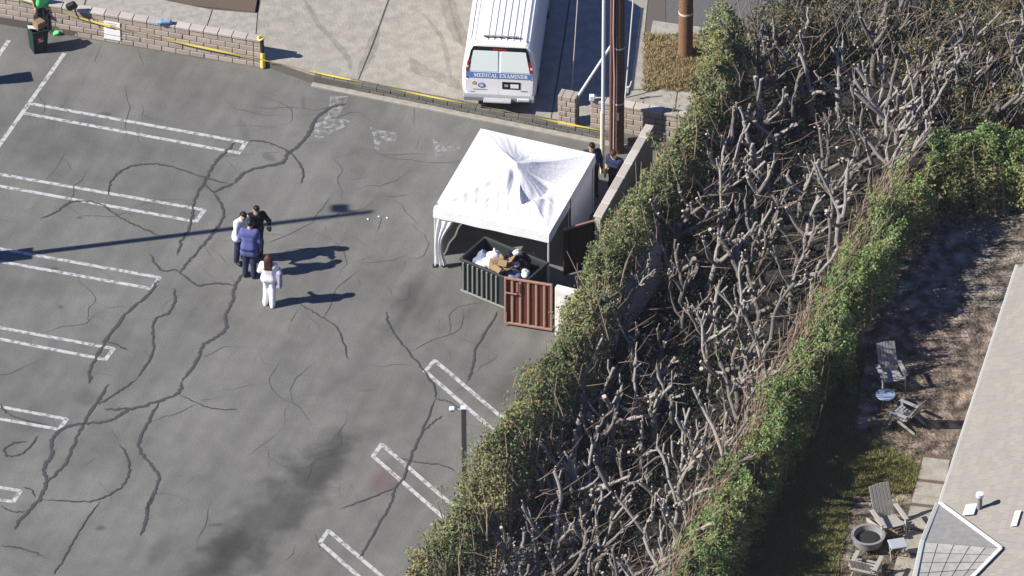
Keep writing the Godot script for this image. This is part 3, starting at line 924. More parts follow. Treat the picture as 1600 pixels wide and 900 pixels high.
func pruned_tree(label: String, at: Vector3, top: float, lean: Vector3, limbs: int, twigs: int, group: String, twig_dir: Vector3) -> void:
	var o := thing("pruned_tree", label, "tree", at, 0.0, group)
	var h := top - at.y
	var st := begin()
	var cuts := begin()
	var fork := h * rng.randf_range(0.3, 0.5)
	var r := rng.randf_range(0.06, 0.1)
	var p := Vector3.ZERO
	var pts := PackedVector3Array([p])
	var rad := PackedFloat32Array([r * 1.25])
	for i in 4:
		p += (Vector3.UP + lean * 0.5 + Vector3(rng.randf_range(-1, 1), 0, rng.randf_range(-1, 1)) * 0.22).normalized() * fork / 4.0
		pts.append(p)
		rad.append(r * (1.0 - 0.05 * i))
	tube(st, pts, rad, 7)
	var m: Material = mats["bark"] if rng.randf() < 0.65 else mats["bark_dark"]
	put("trunk", st.commit(), m, o)
	var a0 := rng.randf() * TAU
	for k in limbs:
		var ls := begin()
		var a := a0 + TAU * k / limbs + rng.randf_range(-0.5, 0.5)
		var dir := Vector3(cos(a), rng.randf_range(0.5, 1.5), sin(a)) + lean * 1.3
		var ln := (h - fork) * rng.randf_range(0.45, 0.95)
		limb(ls, cuts, pts[3].lerp(p, rng.randf()), dir, ln, r * rng.randf_range(0.5, 0.75), rng.randi_range(2, 6))
		put("limb", ls.commit(), m, o)
	put("saw_cut", cuts.commit(), mats["cut_wood"], o).set_meta("kind", "stuff")
	if twigs > 0:
		var tw := begin()
		for k in twigs:
			var s := p + Vector3(rng.randf_range(-0.7, 0.7), rng.randf_range(0.1, h - fork) * 0.8, rng.randf_range(-0.7, 0.7))
			var d := (twig_dir + Vector3(rng.randf_range(-0.9, 0.9), rng.randf_range(0.2, 2.0), rng.randf_range(-0.9, 0.9))).normalized()
			var l := rng.randf_range(0.5, 1.3)
			var m1 := s + d * l * 0.5
			var m2 := m1 + (d + Vector3(rng.randf_range(-0.4, 0.4), rng.randf_range(-0.1, 0.4), rng.randf_range(-0.4, 0.4))).normalized() * l * 0.5
			tube(tw, PackedVector3Array([s, m1, m2]), PackedFloat32Array([0.008, 0.006, 0.003]), 3, false)
		put("twigs", tw.commit(), mats["twig"], o).set_meta("kind", "stuff")

func build_hedges() -> void:
	rng.seed = 77
	var green_l := Color(0.2, 0.235, 0.1)
	var green_d := Color(0.065, 0.095, 0.045)
	var left_far := PackedVector3Array()
	for q in [[1140, 20, 2.3], [1128, 100, 2.3], [1100, 180, 2.2], [1042, 250, 2.2], [1003, 320, 2.3], [950, 398, 2.5], [930, 430, 2.6]]: left_far.append(g(q[0], q[1], q[2]))
	hedge("hedge", "leafy hedge above the pale-topped wall, beside the tent", "hedge", left_far, 0.58, 0.0, 0.6, 950, green_l, green_d, 1.0, 0.06, -1.0, 8, 3.0)
	var left_near := PackedVector3Array()
	for q in [[925, 440, 2.6], [918, 490, 2.7], [872, 560, 2.8], [832, 625, 2.8], [786, 690, 2.8], [752, 750, 2.9], [716, 815, 2.9], [672, 885, 2.9], [600, 1000, 2.9]]: left_near.append(g(q[0], q[1], q[2]))
	hedge("hedge", "leafy hedge overhanging the right parking stalls and lamp pole", "hedge", left_near, 0.64, 0.0, 0.6, 950, green_l, green_d, 1.1, 0.12, -1.0, 8, 3.0)
	var right := PackedVector3Array()
	for q in [[1436, 258, 2.2], [1372, 372, 2.2], [1334, 435, 2.2], [1272, 545, 2.2], [1212, 655, 2.2], [1160, 745, 2.2], [1085, 885, 2.2], [1022, 1000, 2.2]]: right.append(g(q[0], q[1], q[2]))
	hedge("hedge", "long leafy hedge along the shady back yard", "hedge", right, 0.62, 0.5, YARD, 950, Color(0.22, 0.315, 0.1), Color(0.085, 0.15, 0.052), 1.0, 0.1, 1.0, 70, 9.0)
	var corner := PackedVector3Array()
	for q in [[1450, 232, 2.3], [1520, 228, 2.5], [1600, 222, 2.5], [1690, 215, 2.5]]: corner.append(g(q[0], q[1], q[2]))
	hedge("hedge", "broad leafy hedge at the far corner of the yard", "hedge", corner, 0.85, 0.6, YARD, 1500, Color(0.17, 0.25, 0.085), Color(0.065, 0.115, 0.045), 1.2, 0.06, 1.0)
	# brushy thicket at the top right
	for s in [[1230, -30, 1420, -12, 0.8, "grey leafy brush cut by the top edge above the trees"], [1430, -20, 1680, 0, 0.9, "leafy brush along the side street at the top right"], [1440, 60, 1500, 95, 0.8, "grey twiggy thicket between the pruned trees and the far corner"], [1530, 40, 1660, 60, 0.9, "green and grey thicket at the top right corner"], [1180, 10, 1290, 30, 0.7, "dark leafy brush at the street end of the trees"], [1500, 120, 1640, 140, 0.5, "dry grey brush behind the far corner hedge"], [1350, 20, 1420, 40, 0.6, "sparse grey brush below the top edge of the view"]]:
		var p := PackedVector3Array([g(s[0], s[1], 1.9), g((s[0] + s[2]) * 0.5, (s[1] + s[3]) * 0.5, 2.1), g(s[2], s[3], 1.9)])
		var o := hedge("thicket", s[5], "bush", p, s[4], 0.5, 0.5, 620, Color(0.15, 0.17, 0.11), Color(0.05, 0.065, 0.045), 1.3, 0.3, 1.0)
		var tw := begin()
		for k in 100:
			var a := p[0].lerp(p[2], rng.randf()) - o.position + Vector3(rng.randf_range(-1, 1), rng.randf_range(-1.1, -0.2), rng.randf_range(-1, 1))
			var d := Vector3(rng.randf_range(-0.8, 0.8), 1, rng.randf_range(-0.8, 0.8)).normalized()
			var l := rng.randf_range(0.5, 1.3)
			tube(tw, PackedVector3Array([a, a + d * l * 0.5, a + d * l + Vector3(rng.randf_range(-0.2, 0.2), 0, rng.randf_range(-0.2, 0.2))]), PackedFloat32Array([0.015, 0.011, 0.005]), 4, false)
		put("twigs", tw.commit(), mats["twig_grey"], o).set_meta("kind", "stuff")
	# pruned trees in four rows; counted from the street end. Rows keep their share of the width between the hedges
	var words := ["first", "second", "third", "fourth", "fifth", "sixth", "seventh", "eighth", "ninth", "tenth", "eleventh", "twelfth", "thirteenth", "fourteenth", "fifteenth", "sixteenth", "seventeenth", "eighteenth", "nineteenth", "twentieth", "twenty-first", "twenty-second"]
	var rows := [["row along the car park hedge", 0.15, 3.2], ["second row from the car park hedge", 0.33, 2.95], ["middle row between the hedges", 0.5, 2.85], ["second row from the yard hedge", 0.67, 3.0], ["row along the yard hedge", 0.84, 3.3]]
	var left_all := left_far + left_near
	var origin := left_far[0]
	origin.y = 0.0
	var edge := func(path: PackedVector3Array, s: float) -> float:
		var best: float = (path[0] - origin).dot(n_row)
		for i in path.size() - 1:
			var s0: float = (path[i] - origin).dot(d_row)
			var s1: float = (path[i + 1] - origin).dot(d_row)
			var a0: float = (path[i] - origin).dot(n_row)
			var a1: float = (path[i + 1] - origin).dot(n_row)
			if s >= s0: best = lerpf(a0, a1, clampf((s - s0) / maxf(s1 - s0, 0.01), 0.0, 1.0))
		return best
	for ri in rows.size():
		var row = rows[ri]
		for i in 22:
			var s: float = i * 1.2 + rng.randf_range(-0.4, 0.4) - 0.8 + (0.6 if ri % 2 else 0.0)
			var al: float = edge.call(left_all, s)
			var ar: float = minf(edge.call(right, s), al + 7.0)
			var at: Vector3 = origin + d_row * s + n_row * (lerpf(al, ar, row[1]) + rng.randf_range(-0.35, 0.35))
			at.y = clampf(row[1] * 0.7, 0.05, 0.8)
			var lean := Vector3(rng.randf_range(-0.25, 0.25), 0, rng.randf_range(-0.25, 0.25))
			var tw := rng.randi_range(0, 5)
			var top: float = row[2] + rng.randf_range(-0.5, 0.6)
			if ri == 4:
				lean += n_row * 0.04
				tw = 7
				top += 0.2 + rng.randf() * 1.1
			pruned_tree("bare pruned tree, %s from the street in the %s" % [words[i], row[0]], at, top, lean, rng.randi_range(2, 5), tw, "pruned trees between the hedges", n_row)
	# a few that stand out beyond the corner
	for s in [[1540, 150, 0.5, "bare pruned tree leaning right at the far corner, beside the thicket", 0.8], [1590, 150, 0.5, "bare pruned tree cut by the right edge, above the corner hedge", 0.5], [1430, 110, 0.5, "tall bare pruned tree standing up from the grey thicket", 0.0], [1475, 120, 0.5, "bare pruned tree leaning over the grey thicket", 0.6], [1390, 40, 0.5, "pale bare pruned tree among the brush near the top edge", 0.1], [1520, 50, 0.5, "pale bare pruned tree above the thicket toward the top right corner", 0.2], [1570, 80, 0.5, "pale bare pruned tree near the right edge, above the leaning one", 0.3]]:
		pruned_tree(s[3], g(s[0], s[1] + 60, s[2]), 3.6, n_row * s[4], 3, 14, "pruned trees between the hedges", n_row)
	# low dark undergrowth on the bed
	var xf: Array[Transform3D] = []
	var cols: Array[Color] = []
	for i in 17000:
		var s := rng.randf_range(-3, 28)
		var al: float = edge.call(left_all, s)
		var t := rng.randf()
		var q: Vector3 = origin + d_row * s + n_row * lerpf(al, minf(edge.call(right, s), al + 7.0), t)
		q.y = 0.12 + rng.randf() * rng.randf() * 1.9 + t * 0.6
		xf.append(Transform3D(Basis(Vector3.UP, rng.randf() * TAU).scaled(Vector3.ONE * rng.randf_range(0.6, 1.2)), q))
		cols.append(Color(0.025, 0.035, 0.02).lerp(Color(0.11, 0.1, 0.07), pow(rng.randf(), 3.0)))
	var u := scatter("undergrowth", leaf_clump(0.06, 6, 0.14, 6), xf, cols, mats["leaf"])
	tag(u, "dark low leaves and litter under the pruned trees", "undergrowth", "", "stuff")

# ------------------------------------------------------------------ people
func nets(st: SurfaceTool, bones: Array, cell: float, sharp := 45.0) -> void:
	# bones: [a, b, ra, rb]; a smooth union of tapered capsules, meshed as surface nets
	var lo := Vector3(1e9, 1e9, 1e9)
	var hi := -lo
	for b in bones:
		var r: float = maxf(b[2], b[3]) + 0.03 + cell * 2.0
		for e in [b[0], b[1]]:
			lo = lo.min(e - Vector3.ONE * r)
			hi = hi.max(e + Vector3.ONE * r)
	var nx := int((hi.x - lo.x) / cell) + 2
	var ny := int((hi.y - lo.y) / cell) + 2
	var nz := int((hi.z - lo.z) / cell) + 2
	var f := PackedFloat32Array()
	f.resize(nx * ny * nz)
	for b in bones:
		var a: Vector3 = b[0]
		var ab: Vector3 = b[1] - b[0]
		var l2 := maxf(ab.length_squared(), 1e-8)
		var ra: float = b[2]
		var dr: float = b[3] - b[2]
		var reach: float = maxf(b[2], b[3]) + 0.06
		var bl: Vector3 = (a.min(b[1]) - Vector3.ONE * reach - lo) / cell
		var bh: Vector3 = (a.max(b[1]) + Vector3.ONE * reach - lo) / cell
		for k in range(max(0, int(bl.z)), min(nz, int(bh.z) + 1)):
			for j in range(max(0, int(bl.y)), min(ny, int(bh.y) + 1)):
				var row := (k * ny + j) * nx
				for i in range(max(0, int(bl.x)), min(nx, int(bh.x) + 1)):
					var p := lo + Vector3(i, j, k) * cell - a
					var t := clampf(p.dot(ab) / l2, 0.0, 1.0)
					var d := (p - ab * t).length() - ra - dr * t
					f[row + i] += exp(-d * sharp)
	for i in f.size(): f[i] = -log(maxf(f[i], 1e-5)) / sharp
	var id := {}
	var verts := PackedVector3Array()
	var sx := 1; var sy := nx; var sz := nx * ny
	var corner := [0, sx, sy, sx + sy, sz, sx + sz, sy + sz, sx + sy + sz]
	var edges := [[0, 1], [2, 3], [4, 5], [6, 7], [0, 2], [1, 3], [4, 6], [5, 7], [0, 4], [1, 5], [2, 6], [3, 7]]
	for k in nz - 1:
		for j in ny - 1:
			for i in nx - 1:
				var c := (k * ny + j) * nx + i
				var neg := 0
				for q in corner:
					if f[c + q] < 0.0: neg += 1
				if neg == 0 or neg == 8: continue
				var s := Vector3.ZERO
				var n := 0
				for e in edges:
					var f0: float = f[c + corner[e[0]]]
					var f1: float = f[c + corner[e[1]]]
					if (f0 < 0.0) == (f1 < 0.0): continue
					var t := f0 / (f0 - f1)
					var p0 := Vector3(e[0] & 1, (e[0] >> 1) & 1, e[0] >> 2)
					var p1 := Vector3(e[1] & 1, (e[1] >> 1) & 1, e[1] >> 2)
					s += p0.lerp(p1, t)
					n += 1
				id[c] = verts.size()
				verts.append(lo + (Vector3(i, j, k) + s / n) * cell)
	var quads := []
	var normals := PackedVector3Array()
	normals.resize(verts.size())
	for c in id:
		for ax in 3:
			var step: int = [sx, sy, sz][ax]
			var u: int = [sy, sz, sx][ax]
			var v: int = [sz, sx, sy][ax]
			var in0 := f[c] < 0.0
			if c + step >= f.size() or in0 == (f[c + step] < 0.0): continue
			if not (id.has(c - u) and id.has(c - v) and id.has(c - u - v)): continue
			var q := [id[c - u - v], id[c - v], id[c], id[c - u]]
			if not in0: q = [q[3], q[2], q[1], q[0]]
			var nn := (verts[q[2]] - verts[q[0]]).cross(verts[q[3]] - verts[q[1]])
			for w in q: normals[w] += nn
			quads.append(q)
	for i in normals.size(): normals[i] = normals[i].normalized()
	for q in quads:
		for t in [[0, 2, 1], [0, 3, 2]]:
			for w in t:
				st.set_normal(normals[q[w]])
				st.add_vertex(verts[q[w]])

func hand_bones(wrist: Vector3, dir: Vector3, palm: Vector3, thumb_side: Vector3, curl: float) -> Array:
	dir = dir.normalized()
	palm = (palm - dir * palm.dot(dir)).normalized()
	var side := dir.cross(palm)
	if side.dot(thumb_side) < 0: side = -side
	var out := []
	for s in [-0.026, 0.0, 0.026]: out.append([wrist, wrist + dir * 0.085 + side * s, 0.02, 0.015])
	var lens := [0.062, 0.075, 0.08, 0.07]
	for i in 4:
		var k0 := wrist + dir * 0.085 + side * (-0.033 + 0.022 * i)
		var d1 := (dir + palm * curl * 0.6 + side * (i - 1.5) * 0.06).normalized()
		var d2 := (dir + palm * curl * 1.7).normalized()
		var k1: Vector3 = k0 + d1 * lens[i] * 0.52
		out.append([k0, k1, 0.0095, 0.0085])
		out.append([k1, k1 + d2 * lens[i] * 0.48, 0.0085, 0.007])
	var t0 := wrist + dir * 0.028 + side * 0.028
	var t1 := t0 + (dir * 0.6 + side * 0.7 + palm * 0.35).normalized() * 0.036
	out.append([t0, t1, 0.012, 0.0105])
	out.append([t1, t1 + (dir * 0.9 + side * 0.25 + palm * 0.4).normalized() * 0.03, 0.0105, 0.0085])
	return out

func person(label: String, at: Vector3, yaw: float, look: Dictionary) -> Node3D:
	# local axes: +z is where the person faces, +x the person's left
	var o := thing("person", label, "person", at, yaw, look.get("group", ""))
	var k: float = look.get("height", 1.74) / 1.74
	var bend: float = look.get("bend", 0.0)
	var hip := Vector3(0, 0.95, 0)
	var tb := Basis(Vector3.RIGHT, bend)
	var up := func(v: Vector3) -> Vector3: return (hip + tb * (v - hip)) * k
	var girth: float = look.get("girth", 1.0)
	var chest: Vector3 = up.call(Vector3(0, 1.27, 0))
	var neck: Vector3 = up.call(Vector3(0, 1.47, -0.005))
	var hb := Basis(Vector3.RIGHT, bend + look.get("nod", 0.0)) * Basis(Vector3.UP, look.get("turn", 0.0))
	var hd := func(v: Vector3) -> Vector3: return neck + hb * (v * k)
	var sh := [up.call(Vector3(0.185, 1.415, 0)), up.call(Vector3(-0.185, 1.415, 0))]
	var elbow := [up.call(look.get("elbow_l", Vector3(0.25, 1.13, -0.03))), up.call(look.get("elbow_r", Vector3(-0.25, 1.13, -0.03)))]
	var wrist := [up.call(look.get("wrist_l", Vector3(0.26, 0.89, 0.07))), up.call(look.get("wrist_r", Vector3(-0.26, 0.89, 0.07)))]
	var hipj := [Vector3(0.09, 0.92, 0) * k, Vector3(-0.09, 0.92, 0) * k]
	var knee: Array = [look.get("knee_l", Vector3(0.1, 0.5, 0.03)) * k, look.get("knee_r", Vector3(-0.11, 0.5, 0.02)) * k]
	var ankle: Array = [look.get("ankle_l", Vector3(0.11, 0.09, -0.02)) * k, look.get("ankle_r", Vector3(-0.12, 0.09, -0.03)) * k]
	var torso := [[up.call(Vector3(-0.12, 1.35, 0)), up.call(Vector3(0.12, 1.35, 0)), 0.098 * girth, 0.098 * girth], [up.call(Vector3(-0.07, 1.2, 0.015)), up.call(Vector3(0.07, 1.2, 0.015)), 0.105 * girth, 0.105 * girth],
		[up.call(Vector3(-0.065, 1.06, 0.01)), up.call(Vector3(0.065, 1.06, 0.01)), 0.1 * girth, 0.1 * girth]]
	var pelvis := [[Vector3(-0.08, 0.94, 0) * k, Vector3(0.08, 0.94, 0) * k, 0.108 * girth, 0.108 * girth]]
	var bones := torso + pelvis
	bones.append([up.call(Vector3(0, 1.38, 0)), neck + hb * Vector3(0, 0.06, 0.01), 0.07, 0.054])
	var grow := func(list: Array, by: float) -> Array:
		var r := []
		for b in list: r.append([b[0], b[1], b[2] + by, b[3] + by])
		return r
	var upper := []
	var fore := []
	var legs := []
	var feet := []
	for s in 2:
		upper.append([sh[s], elbow[s], 0.056, 0.042])
		fore.append([elbow[s], wrist[s], 0.041, 0.027])
		legs.append([hipj[s], knee[s], 0.088 * girth, 0.06])
		legs.append([knee[s], ankle[s], 0.06, 0.04])
		var toe: Vector3 = ankle[s] + Vector3([0.02, -0.02][s], -0.05, 0.16)
		feet.append([ankle[s] + Vector3(0, -0.045, -0.03), toe, 0.036, 0.03])
	var skin: Material = mats[look.get("skin", "skin")]
	var body := begin()
	nets(body, bones + upper + fore + legs + feet, 0.02)
	# the head has a finer grid
	var head := [[hd.call(Vector3(0, 0.17, -0.015)), hd.call(Vector3(0, 0.15, 0.01)), 0.083, 0.078], [hd.call(Vector3(0, 0.1, 0.025)), hd.call(Vector3(0, 0.065, 0.045)), 0.06, 0.04], [hd.call(Vector3(0, 0.0, 0)), hd.call(Vector3(0, 0.08, 0.0)), 0.052, 0.055],
		[hd.call(Vector3(0, 0.15, 0.085)), hd.call(Vector3(0, 0.115, 0.105)), 0.009, 0.014]]
	for s in [-1.0, 1.0]:
		head.append([hd.call(Vector3(s * 0.078, 0.15, -0.005)), hd.call(Vector3(s * 0.08, 0.115, 0.0)), 0.014, 0.01])
		head.append([hd.call(Vector3(s * 0.02, 0.165, 0.075)), hd.call(Vector3(s * 0.045, 0.16, 0.065)), 0.01, 0.009])
	nets(body, head, 0.009, 90.0)
	for s in 2:
		var pn: Vector3 = Vector3([-1.0, 1.0][s], 0, 0.1)
		nets(body, hand_bones(wrist[s], wrist[s] - elbow[s], pn, Vector3(0, 0, 1), look.get("curl", 0.4)), 0.0055, 160.0)
	put("body", body.commit(), skin, o)
	# face
	for s in [-1.0, 1.0]:
		var e := begin()
		lathe(e, PackedVector2Array([Vector2(0.0005, -0.009), Vector2(0.008, -0.004), Vector2(0.008, 0.004), Vector2(0.0005, 0.009)]), hd.call(Vector3(s * 0.032, 0.142, 0.083)), 8)
		put("eye", e.commit(), mats["eye_dark"], o)
	var mo := begin()
	nets(mo, [[hd.call(Vector3(-0.02, 0.07, 0.082)), hd.call(Vector3(0.02, 0.07, 0.082)), 0.007, 0.007]], 0.004, 160.0)
	put("mouth", mo.commit(), mats["lips"], o)
	# clothes follow the body
	var shirt := begin()
	var sb: Array = grow.call(torso + [[up.call(Vector3(0, 1.38, 0)), up.call(Vector3(0, 1.43, 0)), 0.07, 0.05]] + upper, 0.014)
	if look.get("long_sleeves", false): sb += grow.call(fore, 0.012)
	if look.get("shirt_tail", 0.0) > 0.0:
		var drop: float = look["shirt_tail"]
		sb += [[Vector3(-0.085, 0.96, 0) * k, Vector3(0.085, 0.96, 0) * k, 0.122 * girth, 0.122 * girth], [Vector3(-0.1, 0.96 - drop, 0) * k, Vector3(0.1, 0.96 - drop, 0) * k, 0.125 * girth, 0.125 * girth]]
	nets(shirt, sb, 0.018)
	put(look.get("top_name", "shirt"), shirt.commit(), mats[look.get("top", "shirt_white")], o)
	var tr := begin()
	nets(tr, grow.call(pelvis + legs, 0.013) + [[knee[0], ankle[0] + Vector3(0, -0.01, 0), 0.07, 0.062], [knee[1], ankle[1] + Vector3(0, -0.01, 0), 0.07, 0.062]], 0.018)
	put("trousers", tr.commit(), mats[look.get("bottom", "trouser_dark")], o)
	for b in feet:
		var s := begin()
		nets(s, grow.call([b], 0.009) + [[b[0] + Vector3(0, -0.012, 0), b[1] + Vector3(0, -0.01, 0), 0.038, 0.034]], 0.012, 80.0)
		put("shoe", s.commit(), mats[look.get("shoes", "shoe")], o)
	if look.get("hair", "hair_black") != "":
		var h := begin()
		var hs := [[hd.call(Vector3(0, 0.19, -0.02)), hd.call(Vector3(0, 0.15, -0.035)), 0.083, 0.084], [hd.call(Vector3(0, 0.215, 0.02)), hd.call(Vector3(0, 0.2, 0.04)), 0.055, 0.05]]
		var long: float = look.get("hair_length", 0.0)
		if long > 0.0:
			for q in [-0.06, 0.0, 0.06]: hs.append([hd.call(Vector3(q, 0.16, -0.05)), hd.call(Vector3(q * 1.4, 0.16 - long, -0.075)), 0.06, 0.045])
		nets(h, hs, 0.012, 70.0)
		put("hair", h.commit(), mats[look.get("hair", "hair_black")], o)
	return o

func build_people() -> void:
	person("person in a blue gown and navy trousers, seen from behind in the group", g(390, 432), PI * 0.93, {"top": "scrub_blue", "top_name": "gown", "bottom": "trouser_navy", "shirt_tail": 0.16, "bend": 0.2, "nod": 0.35, "girth": 1.12, "hair": "hair_black", "long_sleeves": true, "height": 1.76, "elbow_l": Vector3(0.27, 1.16, 0.08), "wrist_l": Vector3(0.2, 0.98, 0.25), "elbow_r": Vector3(-0.27, 1.15, 0.02), "wrist_r": Vector3(-0.27, 0.92, 0.12)})
	person("person in a white top at the left of the standing group", g(376, 409), 0.75, {"top": "shirt_white", "bottom": "trouser_navy", "girth": 1.12, "bend": 0.18, "nod": 0.3, "height": 1.74, "shirt_tail": 0.1, "skin": "skin_light", "elbow_r": Vector3(-0.24, 1.15, 0.08), "wrist_r": Vector3(-0.16, 1.0, 0.26), "long_sleeves": true})
	person("person in black with a raised forearm holding a small camera", g(401, 402), 0.25, {"top": "shirt_black", "bottom": "trouser_dark", "girth": 1.06, "bend": 0.08, "nod": 0.3, "height": 1.76, "elbow_l": Vector3(0.33, 1.17, 0.05), "wrist_l": Vector3(0.29, 1.2, 0.27), "long_sleeves": true, "curl": 0.9})
	person("person in white with long brown hair, nearest to the viewer", g(421, 476), PI * 0.96, {"top": "shirt_white", "bottom": "shirt_white", "shoes": "shoe_white", "hair": "hair_brown", "hair_length": 0.32, "height": 1.62, "girth": 0.95, "shirt_tail": 0.05, "long_sleeves": true, "skin": "skin_light", "elbow_l": Vector3(0.26, 1.16, 0.02), "wrist_l": Vector3(0.22, 1.0, 0.2), "elbow_r": Vector3(-0.26, 1.14, 0.0), "wrist_r": Vector3(-0.24, 0.92, 0.12), "knee_l": Vector3(0.08, 0.5, 0.08), "knee_r": Vector3(-0.1, 0.5, 0.0), "ankle_r": Vector3(-0.1, 0.09, -0.1)})
	# cloth bag and coat carried by the person in white
	var st := begin()
	box(st, Vector3(0.16, 0.62, 0.3), Transform3D(Basis(Vector3.RIGHT, 0.08), Vector3(0, 0, 0)), 0.06)
	var coat := put("coat", st.commit(), mats["lilac"], null, g(436, 476) + Vector3(0, 0.88, 0), 0.3)
	tag(coat, "lilac folded coat hanging from the arm of the person in white", "coat")
	var cam := thing("camera", "small black camera in the hand of the person in black", "camera", g(401, 402) + Vector3(0.35, 1.2, 0.33), 0.25)
	put("camera_body", box_mesh(Vector3(0.13, 0.09, 0.06), 0.012), mats["black_metal"], cam)
	st = begin()
	rod(st, Vector3(0, 0, 0.03), Vector3(0, 0, 0.1), 0.035, 0.04, 12)
	put("lens", st.commit(), mats["black_metal"], cam)
	person("person in dark clothes behind the back corner of the tent", g(924, 304), 0.2, {"top": "trouser_navy", "bottom": "trouser_dark", "long_sleeves": true, "nod": 0.35, "height": 1.74})
	person("person in navy standing head bowed at the foot of the utility pole", g(961, 312), -0.5, {"top": "trouser_navy", "bottom": "trouser_dark", "nod": 0.4, "bend": 0.1, "height": 1.7, "hair": "hair_brown", "skin": "skin_light"})
	person("person in a bright green vest at the top left corner", g(66, 47), 0.6, {"top": "hivis", "top_name": "vest", "bottom": "trouser_dark", "shirt_tail": 0.06, "height": 1.78, "girth": 1.08, "knee_l": Vector3(0.12, 0.5, 0.14), "ankle_l": Vector3(0.12, 0.09, 0.16), "ankle_r": Vector3(-0.12, 0.09, -0.2)})

# ------------------------------------------------------------------ van
func van_rear(y: float) -> float:
	return -maxf(0.0, y - 1.0) * 0.15

func build_van() -> void:
	var o := thing("van", "white van with blue lettered stripe parked rear towards the tape", "van", g(780, 172.5, UP_LEVEL), -0.085)
	# section: half width against height
	var sec := PackedVector2Array([Vector2(0.86, 0.36), Vector2(0.95, 0.45), Vector2(0.985, 0.62), Vector2(1.0, 0.95), Vector2(0.985, 1.15), Vector2(0.955, 1.4), Vector2(0.9, 1.7), Vector2(0.855, 1.9), Vector2(0.8, 2.0), Vector2(0.72, 2.05), Vector2(0.5, 2.075), Vector2(0.2, 2.085), Vector2(0.0, 2.087)])
	var outline := PackedVector2Array()
	for p in sec: outline.append(p)
	for i in range(sec.size() - 2, -1, -1): outline.append(Vector2(-sec[i].x, sec[i].y))
	var st := begin()
	var stations := [[0.1, 0.0], [0.035, -0.03], [0.0, -0.12], [0.0, -4.2], [0.05, -4.5], [0.16, -5.2], [0.3, -5.5]]
	var rings := []
	for s in stations:
		var ring := PackedVector3Array()
		for p in outline:
			var sx := signf(p.x)
			var x: float = sx * maxf(0.0, absf(p.x) - s[0])
			var y: float = p.y if p.y < 1.2 else p.y - s[0] * 0.55 * (p.y - 1.2)
			if s[1] < -4.3 and p.y > 1.05: y = 1.05 + (p.y - 1.05) * clampf((5.6 + s[1]) / 1.3, 0.06, 1.0)
			ring.append(Vector3(x, y, s[1] + van_rear(p.y) * (1.0 if s[1] > -0.5 else 0.0)))
		rings.append(ring)
	var n := outline.size()
	for r in rings.size() - 1:
		for i in n - 1:
			var out := Vector3(outline[i].x + outline[i + 1].x, (outline[i].y + outline[i + 1].y - 2.2), 0.2 if r < 2 else 0.0)
			quad(st, rings[r][i], rings[r][i + 1], rings[r + 1][i + 1], rings[r + 1][i], out)
	for e in [0, rings.size() - 1]:
		for i in n / 2:
			quad(st, rings[e][i], rings[e][i + 1], rings[e][n - 2 - i], rings[e][n - 1 - i], Vector3(0, 0, 1 if e == 0 else -1))
	put("body", st.commit(), mats["van_white"], o)
	st = begin()
	box(st, Vector3(1.7, 0.2, 5.2), Transform3D(Basis(), Vector3(0, 0.3, -2.75)))
	put("chassis", st.commit(), mats["rubber"], o)
	# roof ribs
	for i in 9:
		var x := -0.68 + i * 0.17
		var y := 2.083 - 0.035 * pow(absf(x) / 0.5, 2.2) * 0.5
		st = begin()
		box(st, Vector3(0.035, 0.024, 3.9), Transform3D(Basis(), Vector3(x, y + 0.004, -2.25)), 0.008)
		put("roof_rib", st.commit(), mats["van_white"], o)
		st = begin()
		box(st, Vector3(0.012, 0.012, 3.9), Transform3D(Basis(), Vector3(x + 0.028, y + 0.004, -2.25)))
		put("roof_seam", st.commit(), mats["van_grey"], o)
	# rear face pieces, each a little proud of the door skin
	var rear := func(x: float, y: float, out: float) -> Vector3: return Vector3(x, y, van_rear(y) + out)
	var plate := func(called: String, pts: Array, out: float, m: Material) -> void:
		var s := begin()
		var v := []
		for p in pts: v.append([rear.call(p[0], p[1], out), rear.call(p[0], p[1], out - 0.02)])
		for i in range(1, v.size() - 1): flat(s, v[0][0], v[i][0], v[i + 1][0], Vector3.BACK)
		var mid := Vector3.ZERO
		for q in v: mid += q[0] / v.size()
		for i in v.size():
			var j := (i + 1) % v.size()
			quad(s, v[i][0], v[j][0], v[j][1], v[i][1], (v[i][0] + v[j][0]) * 0.5 - mid)
		put(called, s.commit(), m, o)
	# black surround as three strips: two flanks and a header
	plate.call("window_surround", [[-0.76, 1.86], [0.76, 1.86], [0.7, 1.975], [-0.7, 1.975]], 0.006, mats["van_black"])
	for s in [-1.0, 1.0]:
		plate.call("window_surround", [[s * 0.895, 1.23], [s * 0.825, 1.23], [s * 0.7, 1.858], [s * 0.77, 1.858]], 0.006, mats["van_black"])
		plate.call("tail_lamp", [[s * 0.9, 1.25], [s * 0.835, 1.25], [s * 0.79, 1.56], [s * 0.85, 1.56]], 0.028, mats["tail_red"])
		plate.call("reversing_lamp", [[s * 0.893, 1.36], [s * 0.826, 1.36], [s * 0.817, 1.42], [s * 0.882, 1.42]], 0.034, mats["tail_clear"])
		plate.call("rear_window", [[s * 0.04, 1.25], [s * 0.81, 1.25], [s * 0.7, 1.835], [s * 0.6, 1.855], [s * 0.04, 1.855]], 0.01, mats["van_window"])
		plate.call("door", [[s * 0.012, 0.52], [s * 0.84, 0.52], [s * 0.85, 1.035], [s * 0.012, 1.035]], 0.004, mats["van_white"])
		plate.call("hinge", [[s * 0.87, 1.06], [s * 0.9, 1.06], [s * 0.9, 1.1], [s * 0.87, 1.1]], 0.03, mats["chrome"])
	plate.call("blue_stripe", [[-0.895, 1.04], [0.895, 1.04], [0.89, 1.215], [-0.89, 1.215]], 0.007, mats["van_blue"])
	plate.call("brake_lamp", [[-0.17, 1.885], [0.17, 1.885], [0.17, 1.925], [-0.17, 1.925]], 0.014, mats["tail_red"])
